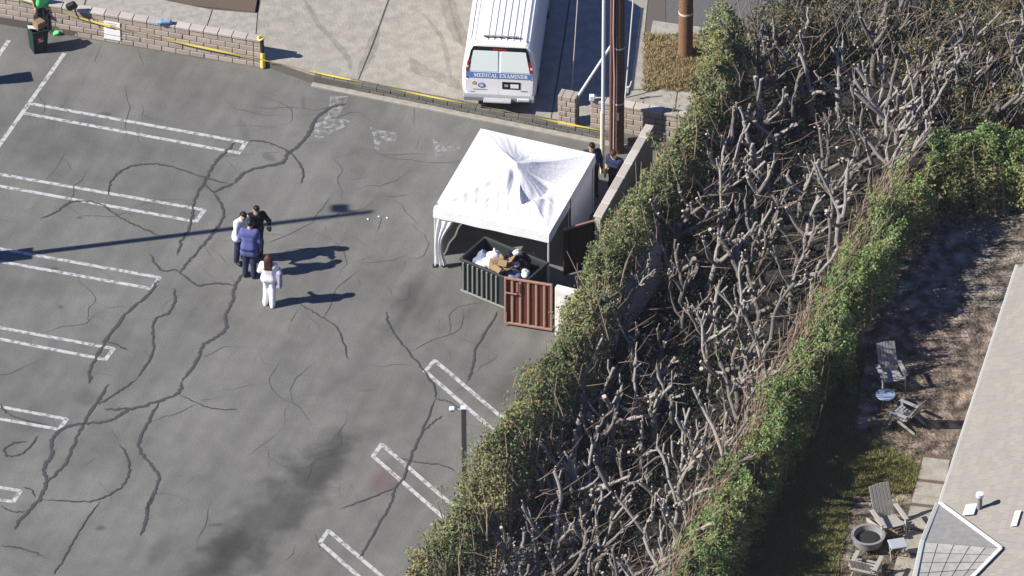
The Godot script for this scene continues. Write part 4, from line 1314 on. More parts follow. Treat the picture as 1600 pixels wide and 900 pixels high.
	plate.call("plate_recess", [[0.08, 0.72], [0.56, 0.72], [0.56, 0.95], [0.08, 0.95]], 0.01, mats["van_black"])
	plate.call("number_plate", [[0.3, 0.76], [0.52, 0.76], [0.52, 0.89], [0.3, 0.89]], 0.014, mats["white_paint"])
	plate.call("door_handle", [[0.14, 0.8], [0.24, 0.8], [0.24, 0.87], [0.14, 0.87]], 0.02, mats["chrome"])
	plate.call("gold_badge", [[-0.72, 0.83], [-0.62, 0.83], [-0.61, 0.9], [-0.67, 0.95], [-0.73, 0.9]], 0.009, mats["gold"])
	var seal := []
	for i in 14: seal.append([-0.47 + 0.1 * cos(TAU * i / 14.0), 0.81 + 0.085 * sin(TAU * i / 14.0)])
	plate.call("blue_seal", seal, 0.009, mats["van_blue"])
	seal = []
	for i in 10: seal.append([-0.47 + 0.06 * cos(TAU * i / 10.0), 0.81 + 0.05 * sin(TAU * i / 10.0)])
	plate.call("blue_seal", seal, 0.012, mats["conduit"])
	plate.call("small_print", [[-0.7, 0.665], [-0.33, 0.665], [-0.33, 0.685], [-0.7, 0.685]], 0.009, mats["van_grey"])
	plate.call("small_print", [[-0.78, 0.58], [-0.66, 0.58], [-0.66, 0.6], [-0.78, 0.6]], 0.009, mats["van_grey"])
	plate.call("small_print", [[0.58, 0.655], [0.75, 0.655], [0.75, 0.685], [0.58, 0.685]], 0.009, mats["van_grey"])
	var tm := TextMesh.new()
	tm.text = "MEDICAL EXAMINER"
	var sf := SystemFont.new()
	sf.font_names = PackedStringArray(["Droid Serif"])
	sf.font_weight = 700
	tm.font = sf
	tm.font_size = 32
	tm.pixel_size = 0.0042
	tm.depth = 0.004
	var t := put("lettering", tm, mats["white_paint"], o, rear.call(0.04, 1.127, 0.012))
	t.rotation.x = -0.14
	t.scale.x = 1.0
	# bumper with step
	st = begin()
	box(st, Vector3(1.92, 0.16, 0.2), Transform3D(Basis(), Vector3(0, 0.44, 0.02)), 0.03)
	put("bumper", st.commit(), mats["van_grey"], o)
	st = begin()
	box(st, Vector3(0.34, 0.1, 0.05), Transform3D(Basis(), Vector3(0.66, 0.46, 0.115)), 0.02)
	put("bumper_end", st.commit(), mats["conduit"], o)
	st = begin()
	box(st, Vector3(0.74, 0.05, 0.24), Transform3D(Basis(), Vector3(-0.03, 0.47, 0.18)), 0.015)
	put("step", st.commit(), mats["chrome"], o)
	# light bar on the roof edge
	st = begin()
	box(st, Vector3(0.95, 0.05, 0.07), Transform3D(Basis(), Vector3(0.02, 2.13, -0.42)), 0.015)
	var bar := put("light_bar", st.commit(), mats["van_grey"], o)
	for i in 5:
		put("lamp", box_mesh(Vector3(0.11, 0.035, 0.02), 0.006), mats["van_black"], bar, Vector3(-0.36 + i * 0.19, 2.13, -0.378))
	for s in [-1.0, 1.0]:
		st = begin()
		beam(st, Vector3(s * 1.002, 1.02, -0.3), Vector3(s * 1.002, 1.02, -4.3), 0.02, 0.05, 0.006)
		put("side_moulding", st.commit(), mats["conduit"], o)
		st = begin()
		beam(st, Vector3(s * 0.785, 2.035, -0.4), Vector3(s * 0.785, 2.035, -4.2), 0.03, 0.03, 0.008)
		put("drip_rail", st.commit(), mats["conduit"], o)
		for z in [-1.05, -4.4]:
			st = begin()
			rod(st, Vector3(s * 0.76, 0.36, z), Vector3(s * 0.97, 0.36, z), 0.36, -1.0, 20)
			var w := put("wheel", st.commit(), mats["rubber"], o)
			st = begin()
			rod(st, Vector3(s * 0.96, 0.36, z), Vector3(s * 0.98, 0.36, z), 0.21, 0.18, 16)
			put("rim", st.commit(), mats["chrome"], w)
		st = begin()
		box(st, Vector3(0.2, 0.22, 0.1), Transform3D(Basis(), Vector3(s * 1.1, 1.3, -4.0)), 0.03)
		put("mirror", st.commit(), mats["van_black"], o)
	st = begin()
	box(st, Vector3(1.4, 0.5, 0.02), Transform3D(Basis(Vector3.RIGHT, -0.9), Vector3(0, 1.6, -4.78)), 0.0)
	put("windscreen", st.commit(), mats["glass_dark"], o)

# ------------------------------------------------------------------ tent
func build_tent() -> void:
	var H := 1.9
	var fl := g(677, 326, H); var fr := g(858, 366, H); var br := g(930, 241, H); var bl := g(751, 201, H)
	var o := thing("tent", "white pop-up tent with a puckered roof over the skip", "tent", (fl + fr + br + bl) / 4.0 - Vector3(0, H, 0))
	var base := o.position
	fl -= base; fr -= base; br -= base; bl -= base
	var n := 120
	var wr := FastNoiseLite.new()
	wr.seed = 2
	wr.frequency = 2.2
	wr.fractal_octaves = 3
	var grid := []
	for j in n + 1:
		var row := PackedVector3Array()
		for i in n + 1:
			var u := float(i) / n
			var v := float(j) / n      # v = 0 at the front
			var p := fl.lerp(fr, u).lerp(bl.lerp(br, u), v)
			var cu := (u - 0.5) * 2.0
			var cv := (v - 0.53) * 2.0
			var m := clampf(maxf(absf(cu), absf(cv)), 0.0, 1.0)
			var y := 0.1 * (1.0 - m) + 0.43 * pow(1.0 - m, 2.8)
			# hips stand out as taut lines, panels between them sag
			var diag := absf(absf(cu) - absf(cv))
			y += 0.1 * exp(-diag * 9.0) * (1.0 - m) * smoothstep(0.0, 0.25, m) - 0.05 * sin(PI * clampf(m, 0, 1)) * smoothstep(0.15, 0.5, diag)
			# the hollow on the right of the peak, and a lesser one in front of it
			# a deep slack pocket right of the peak, bounded by two taut folds, and a narrow one in front
			var rr := Vector2(cu, cv).length()
			var f1 := (cu * 0.872 + cv * 0.49)          # right of the fold that runs to the front
			var f2 := (cu * 0.105 - cv * 0.994)         # before the fold that runs to the right
			y = lerpf(y, 0.53 - 1.12 * rr, smoothstep(0.0, 0.05, f1) * smoothstep(0.0, 0.05, f2) * (1.0 - smoothstep(0.56, 0.7, rr)) * smoothstep(0.0, 0.06, rr))
			var f3 := (cu * 0.985 + cv * 0.168)
			y -= 0.15 * smoothstep(0.06, -0.02, f1) * smoothstep(-0.1, 0.03, f3) * (1.0 - smoothstep(0.15, 0.6, rr)) * smoothstep(0.04, 0.14, -cv)
			# creases along the left hips and one at the back
			y -= 0.05 * exp(-pow((cu - cv + 0.045) / 0.035, 2)) * (1.0 if cu < 0.0 else 0.0) * smoothstep(0.05, 0.3, m)
			y += 0.03 * exp(-pow((cu - cv - 0.03) / 0.05, 2)) * (1.0 if cu < 0.0 else 0.0) * smoothstep(0.05, 0.3, m)
			y -= 0.03 * exp(-pow((cu + cv + 0.03) / 0.03, 2)) * (1.0 if cu < 0.0 else 0.0) * smoothstep(0.1, 0.3, m) * (1.0 - smoothstep(0.5, 0.8, m))
			y += 0.01 * sin((cu + cv * 0.35) * 34.0) * (1.0 if cv < -0.2 else 0.0) * smoothstep(0.2, 0.5, m) * (1.0 - smoothstep(0.7, 0.95, m))
			# small radiating wrinkles
			var a := atan2(cv, cu)
			y += 0.0035 * wr.get_noise_2d(cos(a) * 3.5, sin(a) * 3.5 + m * 0.35) * smoothstep(0.05, 0.3, m) * (1.0 - smoothstep(0.75, 1.0, m)) * 3.0
			row.append(p + Vector3.UP * y)
		grid.append(row)
	var st := begin()
	var norm := func(i: int, j: int) -> Vector3:
		var dx: Vector3 = grid[j][min(i + 1, n)] - grid[j][max(i - 1, 0)]
		var dz: Vector3 = grid[min(j + 1, n)][i] - grid[max(j - 1, 0)][i]
		var nn := dx.cross(dz)
		return (nn if nn.y > 0 else -nn).normalized()
	for j in n:
		for i in n:
			tri(st, grid[j][i], grid[j][i + 1], grid[j + 1][i + 1], norm.call(i, j), norm.call(i + 1, j), norm.call(i + 1, j + 1))
			tri(st, grid[j][i], grid[j + 1][i + 1], grid[j + 1][i], norm.call(i, j), norm.call(i + 1, j + 1), norm.call(i, j + 1))
	put("roof", st.commit(), mats["tent_white"], o)
	# valance, slightly wavy
	var mid := Vector3(0, H, 0)
	for e in [[fl, fr], [fr, br], [br, bl], [bl, fl]]:
		st = begin()
		var k := 24
		var out: Vector3 = ((e[0] + e[1]) * 0.5 - mid)
		out.y = 0
		out = out.normalized()
		for i in k:
			var q := []
			for s in [i, i + 1]:
				var p: Vector3 = e[0].lerp(e[1], float(s) / k)
				q.append([p + out * 0.004, p + out * (0.02 + 0.006 * sin(s * 0.9)) + Vector3.DOWN * (0.27 + 0.004 * sin(s * 0.8))])
			quad(st, q[0][0], q[1][0], q[1][1], q[0][1], out)
		put("valance", st.commit(), mats["tent_white"], o)
	for c in [[fl, 0], [fr, 1], [br, 2], [bl, 3]]:
		var q: Vector3 = c[0] + (mid - c[0]) * Vector3(1, 0, 1) * 0.02
		st = begin()
		beam(st, Vector3(q.x, 0.02, q.z), Vector3(q.x, H - 0.02, q.z), 0.045, 0.045, 0.006)
		var leg := put("leg", st.commit(), mats["white_metal"], o)
		put("foot", box_mesh(Vector3(0.14, 0.015, 0.14), 0.004), mats["black_metal"], leg, Vector3(q.x, 0.0085, q.z))
	# frame bars under the roof
	for e in [[fl, fr], [fr, br], [br, bl], [bl, fl]]:
		st = begin()
		var inn: Vector3 = mid - (e[0] + e[1]) * 0.5
		inn = inn.normalized() * 0.06
		beam(st, e[0] + inn + Vector3.DOWN * 0.06, e[1] + inn + Vector3.DOWN * 0.06, 0.025, 0.03)
		put("truss_bar", st.commit(), mats["white_metal"], o)
	# side walls
	var wall := func(called: String, a: Vector3, b: Vector3, m: Material, top: float, bottom: float, ripple: float) -> void:
		var s := begin()
		var k := 30
		var out := (a + b) * 0.5 - mid
		out.y = 0
		out = out.normalized()
		var col := []
		for i in k + 1:
			var p := a.lerp(b, float(i) / k)
			var c := PackedVector3Array()
			for r in 5:
				var h := lerpf(bottom, top, r / 4.0)
				c.append(Vector3(p.x, h, p.z) - out * (0.05 + ripple * sin(i * 0.9 + r * 0.5) * (1.0 - r * 0.2)))
			col.append(c)
		for i in k:
			for r in 4: quad(s, col[i][r], col[i + 1][r], col[i + 1][r + 1], col[i][r + 1], out)
		put(called, s.commit(), m, o)
	wall.call("side_wall", br.lerp(fr, 0.02), br.lerp(fr, 0.54), mats["tent_wall"], H - 0.05, 0.03, 0.012)
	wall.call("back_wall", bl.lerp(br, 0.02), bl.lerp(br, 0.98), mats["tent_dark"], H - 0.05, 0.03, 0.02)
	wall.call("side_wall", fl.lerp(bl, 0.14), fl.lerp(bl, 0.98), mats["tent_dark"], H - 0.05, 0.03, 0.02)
	st = begin()
	var mp := br.lerp(fr, 0.55)
	beam(st, Vector3(mp.x, 0.02, mp.z), Vector3(mp.x, H - 0.05, mp.z), 0.05, 0.05, 0.005)
	put("middle_post", st.commit(), mats["black_metal"], o)
	# gathered curtain at the front left leg
	st = begin()
	var cur := []
	var fd := (fr - fl).normalized()
	var od := fd.cross(Vector3.UP)
	if od.z < 0: od = -od
	for r in 15:
		var t := r / 14.0
		var w: float = lerpf(0.56, 0.2, smoothstep(0.0, 0.6, t)) + 0.12 * smoothstep(0.75, 1.0, t)
		var c := PackedVector3Array()
		for i in 25:
			var s := i / 24.0
			var y: float = lerpf(H - 0.12, 0.08, t) + 0.03 * sin(s * 9.0)
			c.append(fl + Vector3(0, y - fl.y, 0) + fd * (0.02 + s * w) - od * (0.03 + 0.035 * sin(s * 19.0 + t * 2.0) * smoothstep(0.0, 0.3, t)))
		cur.append(c)
	for r in 14:
		for i in 24: quad(st, cur[r][i], cur[r][i + 1], cur[r + 1][i + 1], cur[r + 1][i], od)
	put("curtain", st.commit(), mats["tent_white"], o)

# ------------------------------------------------------------------ skip, gates, bins
func build_skip() -> void:
	# local x runs along the ribbed front, z towards the viewer
	var a := g(724, 461); var b := g(815, 499)
	var dir := (b - a).normalized()
	var o := thing("skip", "dark ribbed steel rubbish skip full of bags, half under the tent", "skip", a.lerp(b, 0.5), atan2(-dir.z, dir.x))
	var L := 1.92; var D := 1.08; var H := 1.16
	var t := 0.03
	for w in [["front_panel", Vector3(L, H - 0.14, t), Vector3(0, 0.14 + (H - 0.14) / 2, -t / 2)], ["back_panel", Vector3(L, H - 0.14, t), Vector3(0, 0.14 + (H - 0.14) / 2, -D + t / 2)],
		["end_panel", Vector3(t, H - 0.14, D - 2 * t - 0.004), Vector3(-L / 2 + t / 2, 0.14 + (H - 0.14) / 2, -D / 2)], ["end_panel", Vector3(t, H - 0.14, D - 2 * t - 0.004), Vector3(L / 2 - t / 2, 0.14 + (H - 0.14) / 2, -D / 2)]]:
		put(w[0], box_mesh(w[1], 0.006), mats["dumpster_paint"], o, w[2])
	put("floor_panel", box_mesh(Vector3(L - 0.08, 0.03, D - 0.08)), mats["dumpster_inside"], o, Vector3(0, 0.17, -D / 2))
	for i in 13:
		if i == 8: continue
		var x := -L / 2 + 0.07 + i * 0.148
		put("rib", box_mesh(Vector3(0.055, H - 0.26, 0.05), 0.015), mats["dumpster_rib"], o, Vector3(x, 0.2 + (H - 0.26) / 2, 0.026))
	for i in 6:
		put("rib", box_mesh(Vector3(0.05, H - 0.26, 0.055), 0.015), mats["dumpster_paint"], o, Vector3(-L / 2 - 0.026, 0.2 + (H - 0.26) / 2, -0.14 - i * 0.16))
	put("rim", box_mesh(Vector3(L + 0.1, 0.07, 0.07), 0.012), mats["dumpster_paint"], o, Vector3(0, H + 0.01, 0.03))
	put("rim", box_mesh(Vector3(L + 0.1, 0.07, 0.07), 0.012), mats["dumpster_paint"], o, Vector3(0, H + 0.01, -D - 0.01))
	for s in [-1.0, 1.0]:
		put("rim", box_mesh(Vector3(0.07, 0.066, D - 0.05), 0.012), mats["dumpster_paint"], o, Vector3(s * (L / 2 + 0.015), H + 0.01, -D / 2 + 0.01))
		put("fork_sleeve", box_mesh(Vector3(0.09, 0.16, 0.8), 0.015), mats["dumpster_paint"], o, Vector3(s * (L / 2 + 0.078), 0.72, -D / 2))
		for z in [-0.12, -D + 0.14]:
			var st := begin()
			rod(st, Vector3(s * (L / 2 - 0.18) - 0.025, 0.07, z), Vector3(s * (L / 2 - 0.18) + 0.025, 0.07, z), 0.07, -1.0, 12)
			put("castor", st.commit(), mats["rubber"], o)
	put("bottom_rail", box_mesh(Vector3(L + 0.04, 0.06, 0.06), 0.012), mats["dumpster_rib"], o, Vector3(0, 0.17, 0.032))
	var axis := Basis(Vector3.UP, o.rotation.y)
	# rubbish: bags and boxes heaped inside
	rng.seed = 15
	var bags := [["bag_blue", -0.62, -0.42, 0.3, 1.0, "dull blue rubbish bag at the left end of the skip"], ["bag_white", -0.3, -0.55, 0.27, 1.12, "white rubbish bag in the back of the skip"], ["bag_white", -0.3, -0.27, 0.2, 1.07, "small white bag at the front rim of the skip"], ["bag_black", 0.05, -0.72, 0.28, 1.1, "black rubbish bag at the back rim of the skip"],
		["bag_black", 0.42, -0.66, 0.26, 1.05, "second black bag, right of the one at the back rim"], ["bag_white", 0.16, -0.86, 0.13, 1.25, "tiny white bag on top of the black bags"], ["bag_blue", 0.48, -0.24, 0.26, 1.0, "grey blue bag by the gate end of the skip"], ["bag_brown", 0.2, -0.38, 0.26, 1.08, "crumpled brown paper sack in the middle of the heap"], ["bag_brown", -0.08, -0.22, 0.2, 1.06, "small brown paper sack near the front rim"], ["bag_white", 0.72, -0.45, 0.15, 1.06, "little white bag at the right end of the skip"],
		["bag_pink", 0.36, -0.5, 0.13, 1.16, "small pink bag between black and blue bags"], ["bag_pink", -0.5, -0.2, 0.14, 1.02, "pinkish bag against the front left rim"]]
	for q in bags:
		var st := begin()
		var r: float = q[3]
		var nb := []
		for k in 5: nb.append([Vector3(rng.randf_range(-1, 1), rng.randf_range(-0.3, 0.3), rng.randf_range(-1, 1)) * r * 0.5, Vector3(rng.randf_range(-1, 1), rng.randf_range(-0.5, 0.4), rng.randf_range(-1, 1)) * r * 0.5, r * 0.5, r * 0.38])
		nb.append([Vector3(0, r * 0.4, 0), Vector3(r * 0.15, r * 0.85, 0), r * 0.2, r * 0.1])
		nets(st, nb, r * 0.1, 14.0 / r)
		var bag := put("rubbish_bag", st.commit(), mats[q[0]], null, o.position + axis * Vector3(q[1], q[4] + 0.06, q[2]), rng.randf() * 6.0)
		tag(bag, q[5], "bag", "rubbish in the skip")
	for q in [[0.0, -0.42, 1.27, 0.5, 0.35, 0.2, "flattened brown cardboard box on top of the heap"], [0.16, -0.2, 1.22, 0.42, 0.3, -0.4, "torn brown cardboard sheet at the front of the heap"], [-0.1, -0.3, 1.29, 0.25, 0.22, 0.8, "small tan cardboard piece on the heap"]]:
		var st := begin()
		box(st, Vector3(q[3], 0.03, q[4]), Transform3D(), 0.004)
		box(st, Vector3(q[3] * 0.98, 0.012, q[4] * 0.5), Transform3D(Basis(Vector3.RIGHT, 0.7), Vector3(0, 0.07, q[4] * 0.6)), 0.003)
		box(st, Vector3(q[3] * 0.35, 0.012, q[4] * 0.9), Transform3D(Basis(Vector3.BACK, 0.6), Vector3(q[3] * 0.6, 0.09, 0)), 0.003)
		var c := put("cardboard_box", st.commit(), mats["cardboard"], null, o.position + axis * Vector3(q[0], q[2], q[1]), o.rotation.y + q[5])
		c.rotation.z = 0.12
		tag(c, q[6], "cardboard", "rubbish in the skip")

func gate(label: String, hinge: Vector3, tip: Vector3, h: float, panel: Material, rib: Material) -> void:
	var dir := tip - hinge
	var L := Vector2(dir.x, dir.z).length()
	var o := thing("gate_leaf", label, "gate", tip, atan2(dir.z, -dir.x))
	put("backing_sheet", box_mesh(Vector3(L - 0.05, h - 0.16, 0.015)), panel, o, Vector3(L / 2, 0.1 + (h - 0.16) / 2, -0.03))
	for y in [0.1, h - 0.03]:
		put("rail", box_mesh(Vector3(L, 0.06, 0.06), 0.01), rib if y < 1.0 else mats["gate_rib"], o, Vector3(L / 2, y, 0))
	for x in [0.03, L - 0.03]:
		put("stile", box_mesh(Vector3(0.055, h - 0.2, 0.055), 0.01), rib, o, Vector3(x, h / 2 + 0.035, 0))
	var n := int(L / 0.2)
	for i in range(1, n):
		put("corrugation", box_mesh(Vector3(0.07, h - 0.2, 0.035), 0.014), rib, o, Vector3(i * L / n, h / 2 + 0.035, -0.008))
	put("latch", box_mesh(Vector3(0.32, 0.04, 0.03), 0.008), rib, o, Vector3(0.2, h * 0.7, 0.045))
	put("latch", box_mesh(Vector3(0.04, 0.3, 0.03), 0.008), rib, o, Vector3(0.36, h * 0.84, 0.045))
	var st := begin()
	rod(st, Vector3(0.06, 0.0, 0.02), Vector3(0.06, 0.45, 0.02), 0.012)
	put("drop_bolt", st.commit(), rib, o)

func bin(label: String, at: Vector3, turn: float, body: Material, sticker: bool) -> Node3D:
	var o := thing("recycling_bin", label, "bin", at, turn)
	var st := begin()
	var w := 0.46; var d := 0.42; var h := 0.72
	# tapered tub, open on top
	var lo := [Vector3(-w * 0.4, 0, d * 0.4), Vector3(w * 0.4, 0, d * 0.4), Vector3(w * 0.4, 0, -d * 0.4), Vector3(-w * 0.4, 0, -d * 0.4)]
	var hi := [Vector3(-w / 2, h, d / 2), Vector3(w / 2, h, d / 2), Vector3(w / 2, h, -d / 2), Vector3(-w / 2, h, -d / 2)]
	for i in 4:
		var j := (i + 1) % 4
		quad(st, lo[i], lo[j], hi[j], hi[i], (lo[i] + lo[j]) * Vector3(1, 0, 1))
		quad(st, lo[i] * 0.94 + Vector3(0, 0.03, 0), lo[j] * 0.94 + Vector3(0, 0.03, 0), hi[j] * Vector3(0.94, 1, 0.94), hi[i] * Vector3(0.94, 1, 0.94), -(lo[i] + lo[j]) * Vector3(1, 0, 1))
	quad(st, lo[0] + Vector3(0, 0.02, 0), lo[1] + Vector3(0, 0.02, 0), lo[2] + Vector3(0, 0.02, 0), lo[3] + Vector3(0, 0.02, 0), Vector3.UP)
	put("tub", st.commit(), body, o)
	for i in 4:
		st = begin()
		beam(st, hi[i], hi[(i + 1) % 4], 0.04, 0.035, 0.008)
		put("rim", st.commit(), body, o)
	st = begin()
	box(st, Vector3(w * 0.96, 0.02, 0.02), Transform3D(Basis(), Vector3(0, h * 0.8, d / 2 - 0.006)), 0.004)
	put("moulded_band", st.commit(), mats["lamp_pole"], o)
	if sticker:
		put("sticker", box_mesh(Vector3(0.17, 0.17, 0.006), 0.002), mats["sticker_red"], o, Vector3(0.0, 0.43, 0.196)).rotation.x = 0.06
		for q in [[-0.035, 0.46, 0.06], [0.03, 0.4, 0.07], [-0.02, 0.405, 0.05]]:
			put("sticker_mark", box_mesh(Vector3(q[2], 0.03, 0.004)), mats["paper"], o, Vector3(q[0], q[1], 0.202)).rotation.x = 0.06
	return o

func build_bins() -> void:
	var p := g(60, 77)
	bin("dark green open bin with a red sticker and cardboard on top", p, 0.42, mats["bin_green"], true)
	var c := put("cardboard_box", box_mesh(Vector3(0.26, 0.22, 0.24), 0.01), mats["cardboard"], null, p + Vector3(0.04, 0.82, -0.02), 0.7)
	tag(c, "brown cardboard box sticking out of the green bin", "cardboard")
	var w := put("paper_sheet", box_mesh(Vector3(0.24, 0.012, 0.16), 0.003), mats["paper"], null, p + Vector3(-0.14, 0.76, 0.04), 0.2)
	w.rotation.z = -0.25
	tag(w, "white paper lying on the rim of the green bin", "paper")
	bin("added dark bin outside the left edge, there for its shadow", g(-22, 128), 0.2, mats["bin_black"], false)  # unseen bin, added to cast the shadow at the left edge
	var st := begin()
	nets(st, [[Vector3(0, 0.05, 0), Vector3(0.05, 0.09, 0.02), 0.07, 0.05], [Vector3(-0.05, 0.04, 0.03), Vector3(0.08, 0.04, -0.03), 0.04, 0.04]], 0.012, 60.0)
	var b := put("green_bag", st.commit(), mats["hivis"], null, g(88, 54))
	tag(b, "small bright green bag lying by the block wall", "bag")

# ------------------------------------------------------------------ poles, tape, signs
func build_poles() -> void:
	# utility pole behind the tent
	var p := g(966, 236)
	var o := thing("utility_pole", "tall brown timber utility pole beside the tent", "utility pole", p)
	var st := begin()
	tube(st, PackedVector3Array([Vector3(0, 0, 0), Vector3(0.0, 4.0, 0), Vector3(-0.02, 11.5, 0)]), PackedFloat32Array([0.155, 0.145, 0.115]), 16)
	put("pole", st.commit(), mats["pole_wood"], o)
	for y in [1.6, 3.4, 5.2]:
		st = begin()
		rod(st, Vector3(0, y, 0), Vector3(0, y + 0.05, 0), 0.158 - y * 0.003, -1.0, 16)
		put("strap", st.commit(), mats["cable"], o)
	st = begin()
	tube(st, PackedVector3Array([Vector3(-0.2, 0, 0.1), Vector3(-0.2, 5.0, 0.1), Vector3(-0.17, 10.5, 0.1)]), PackedFloat32Array([0.05, 0.05, 0.05]), 10)
	put("brown_conduit", st.commit(), mats["conduit_brown"], o)
	st = begin()
	tube(st, PackedVector3Array([Vector3(-0.13, 0.2, 0.18), Vector3(-0.12, 2.5, 0.17), Vector3(-0.16, 4.0, 0.16), Vector3(-0.13, 10.0, 0.13)]), PackedFloat32Array([0.016, 0.016, 0.016, 0.016]), 6)
	put("down_cable", st.commit(), mats["bag_pink"], o)
	put("tag_plate", box_mesh(Vector3(0.05, 0.25, 0.012), 0.003), mats["paper"], o, Vector3(-0.02, 1.25, 0.152))
	st = begin()
	beam(st, Vector3(-1.1, 10.6, 0), Vector3(1.1, 10.6, 0), 0.1, 0.12, 0.01)
	put("crossarm", st.commit(), mats["pole_wood"], o)
	# pale riser pipe in front of it
	var r := thing("riser_pipe", "pale vertical riser pipe left of the utility pole", "pipe", g(941, 270))
	st = begin()
	rod(st, Vector3.ZERO, Vector3(0, 2.0, 0), 0.065, 0.065, 10)
	put("lower_sleeve", st.commit(), mats["conduit_cream"], r)
	st = begin()
	tube(st, PackedVector3Array([Vector3(0.01, 2.0, 0), Vector3(0.02, 9.0, -0.05)]), PackedFloat32Array([0.052, 0.052]), 10)
	put("upper_pipe", st.commit(), mats["conduit"], r)
	# guys
	var top := p + Vector3(-0.1, 9.5, 0)
	for q in [["guy_wire", g(893, 146, UP_LEVEL), top + Vector3(-0.6, 3.0, -0.5), 0.016, "thin pale guy wire left of the pole, ending behind the pier"], ["guy_wire", g(977, 153, UP_LEVEL), g(993, -40, 3.6), 0.022, "thin pale cable right of the pole over the van shadow"]]:
		st = begin()
		rod(st, q[1], q[2], q[3], -1.0, 6)
		var w := put(q[0], st.commit(), mats["cable"], null)
		tag(w, q[4], "cable")
	var end := g(893, 166, 0.7)
	st = begin()
	rod(st, Vector3.ZERO, p + Vector3(-0.16, 3.55, 0.0) - end, 0.04, 0.04, 8)
	var br := thing("pole_brace", "grey slanting brace from the pole down to the pier", "brace", end)
	put("strut", st.commit(), mats["conduit"], br)
	put("anchor_plate", box_mesh(Vector3(0.16, 0.16, 0.03), 0.006), mats["cable"], br, Vector3(-0.01, -0.02, 0.0))
	var jb := thing("meter_box", "small white box on the block wall by the pole", "box", g(925, 157, 1.19))
	put("housing", box_mesh(Vector3(0.14, 0.16, 0.12), 0.015), mats["white_paint"], jb, Vector3(0, 0.1, 0))
	put("bracket", box_mesh(Vector3(0.1, 0.05, 0.1), 0.01), mats["conduit"], jb, Vector3(0.0, 0.015, 0))
	var cb := thing("junction_box", "small grey box on the cable right of the pole", "box", g(981, 140, 0.6))
	put("housing", box_mesh(Vector3(0.06, 0.2, 0.06), 0.01), mats["conduit"], cb)
	st = begin()
	rod(st, Vector3(0.02, 0.0, 0), Vector3(0.1, 0.28, 0), 0.018)
	put("bent_pipe", st.commit(), mats["conduit"], cb)
	# second pole
	o = thing("utility_pole", "thick reddish timber pole on the dry grass verge", "utility pole", g(1071, 86, UP_LEVEL))
	st = begin()
	tube(st, PackedVector3Array([Vector3.ZERO, Vector3(-0.01, 4, 0), Vector3(-0.03, 12, 0)]), PackedFloat32Array([0.2, 0.185, 0.14]), 16)
	put("pole", st.commit(), mats["pole_wood_red"], o)
	st = begin()
	rod(st, Vector3(0, 1.4, 0), Vector3(0, 1.46, 0), 0.206, -1.0, 16)
	put("strap", st.commit(), mats["cable"], o)
	# lamp pole rising out of the hedge
	var lp := g(727, 845)
	o = thing("lamp_pole", "square dark lamp pole rising out of the left hedge", "lamp post", lp)
	var h := 4.25
	st = begin()
	beam(st, Vector3.ZERO, Vector3(-0.03, h, 0), 0.13, 0.13, 0.012)
	put("shaft", st.commit(), mats["lamp_pole"], o)
	put("cap", box_mesh(Vector3(0.15, 0.03, 0.15), 0.008), mats["conduit"], o, Vector3(-0.03, h + 0.016, 0))
	st = begin()
	rod(st, Vector3(-0.08, h - 0.05, 0), Vector3(-0.26, h - 0.02, 0.02), 0.02)
	var arm := put("arm", st.commit(), mats["conduit"], o)
	put("flood_lamp", box_mesh(Vector3(0.16, 0.09, 0.14), 0.03), mats["conduit"], arm, Vector3(-0.31, h, 0.02))
	put("lens", box_mesh(Vector3(0.1, 0.012, 0.1), 0.003), mats["black_metal"], arm, Vector3(-0.31, h - 0.056, 0.02))
	# tall lamp post outside the left edge; its long shadow crosses the car park
	var q0 := g(-230, 430)
	o = thing("lamp_post", "tall lamp post outside the left edge whose shadow crosses the stalls", "lamp post", q0)
	st = begin()
	tube(st, PackedVector3Array([Vector3.ZERO, Vector3(0, 10.0, 0)]), PackedFloat32Array([0.1, 0.08]), 12)
	put("shaft", st.commit(), mats["lamp_pole"], o)
	st = begin()
	rod(st, Vector3(0, 0, 0), Vector3(0, 0.7, 0), 0.28, 0.28, 16)
	put("concrete_base", st.commit(), mats["concrete_pale"], o)
	st = begin()
	rod(st, Vector3(0, 9.85, 0), Vector3(-0.1, 9.5, -0.2), 0.03)
	var a2 := put("arm", st.commit(), mats["lamp_pole"], o)
	put("lamp_head", box_mesh(Vector3(0.36, 0.16, 0.34), 0.03), mats["lamp_pole"], a2, Vector3(-0.15, 9.5, -0.28))
	put("shadow_box", box_mesh(Vector3(0.22, 0.6, 0.5), 0.03), mats["lamp_pole"], o, Vector3(0.0, 2.78, 0.0))  # unseen box and plate, added to put a blob in the long shadow
	put("shadow_plate", box_mesh(Vector3(0.03, 0.3, 0.5), 0.003), mats["white_paint"], o, Vector3(0.0, 3.3, 0.0))

func strip(pts: PackedVector3Array, w: float, twist: float) -> ArrayMesh:
	# a flat tape hung along a line, turning slowly about it; front and back skins 1 mm apart
	var st := begin()
	for i in pts.size() - 1:
		var q := []
		for s in [i, i + 1]:
			var t := (pts[min(s + 1, pts.size() - 1)] - pts[max(s - 1, 0)]).normalized()
			var up := Vector3.UP.rotated(t, 0.3 + sin(s * twist) * 0.35)
			q.append([pts[s] + up * w * 0.5, pts[s] - up * w * 0.5])
		quad(st, q[0][0], q[1][0], q[1][1], q[0][1], Vector3(-0.3, 0.3, 0.9))
	return st.commit()

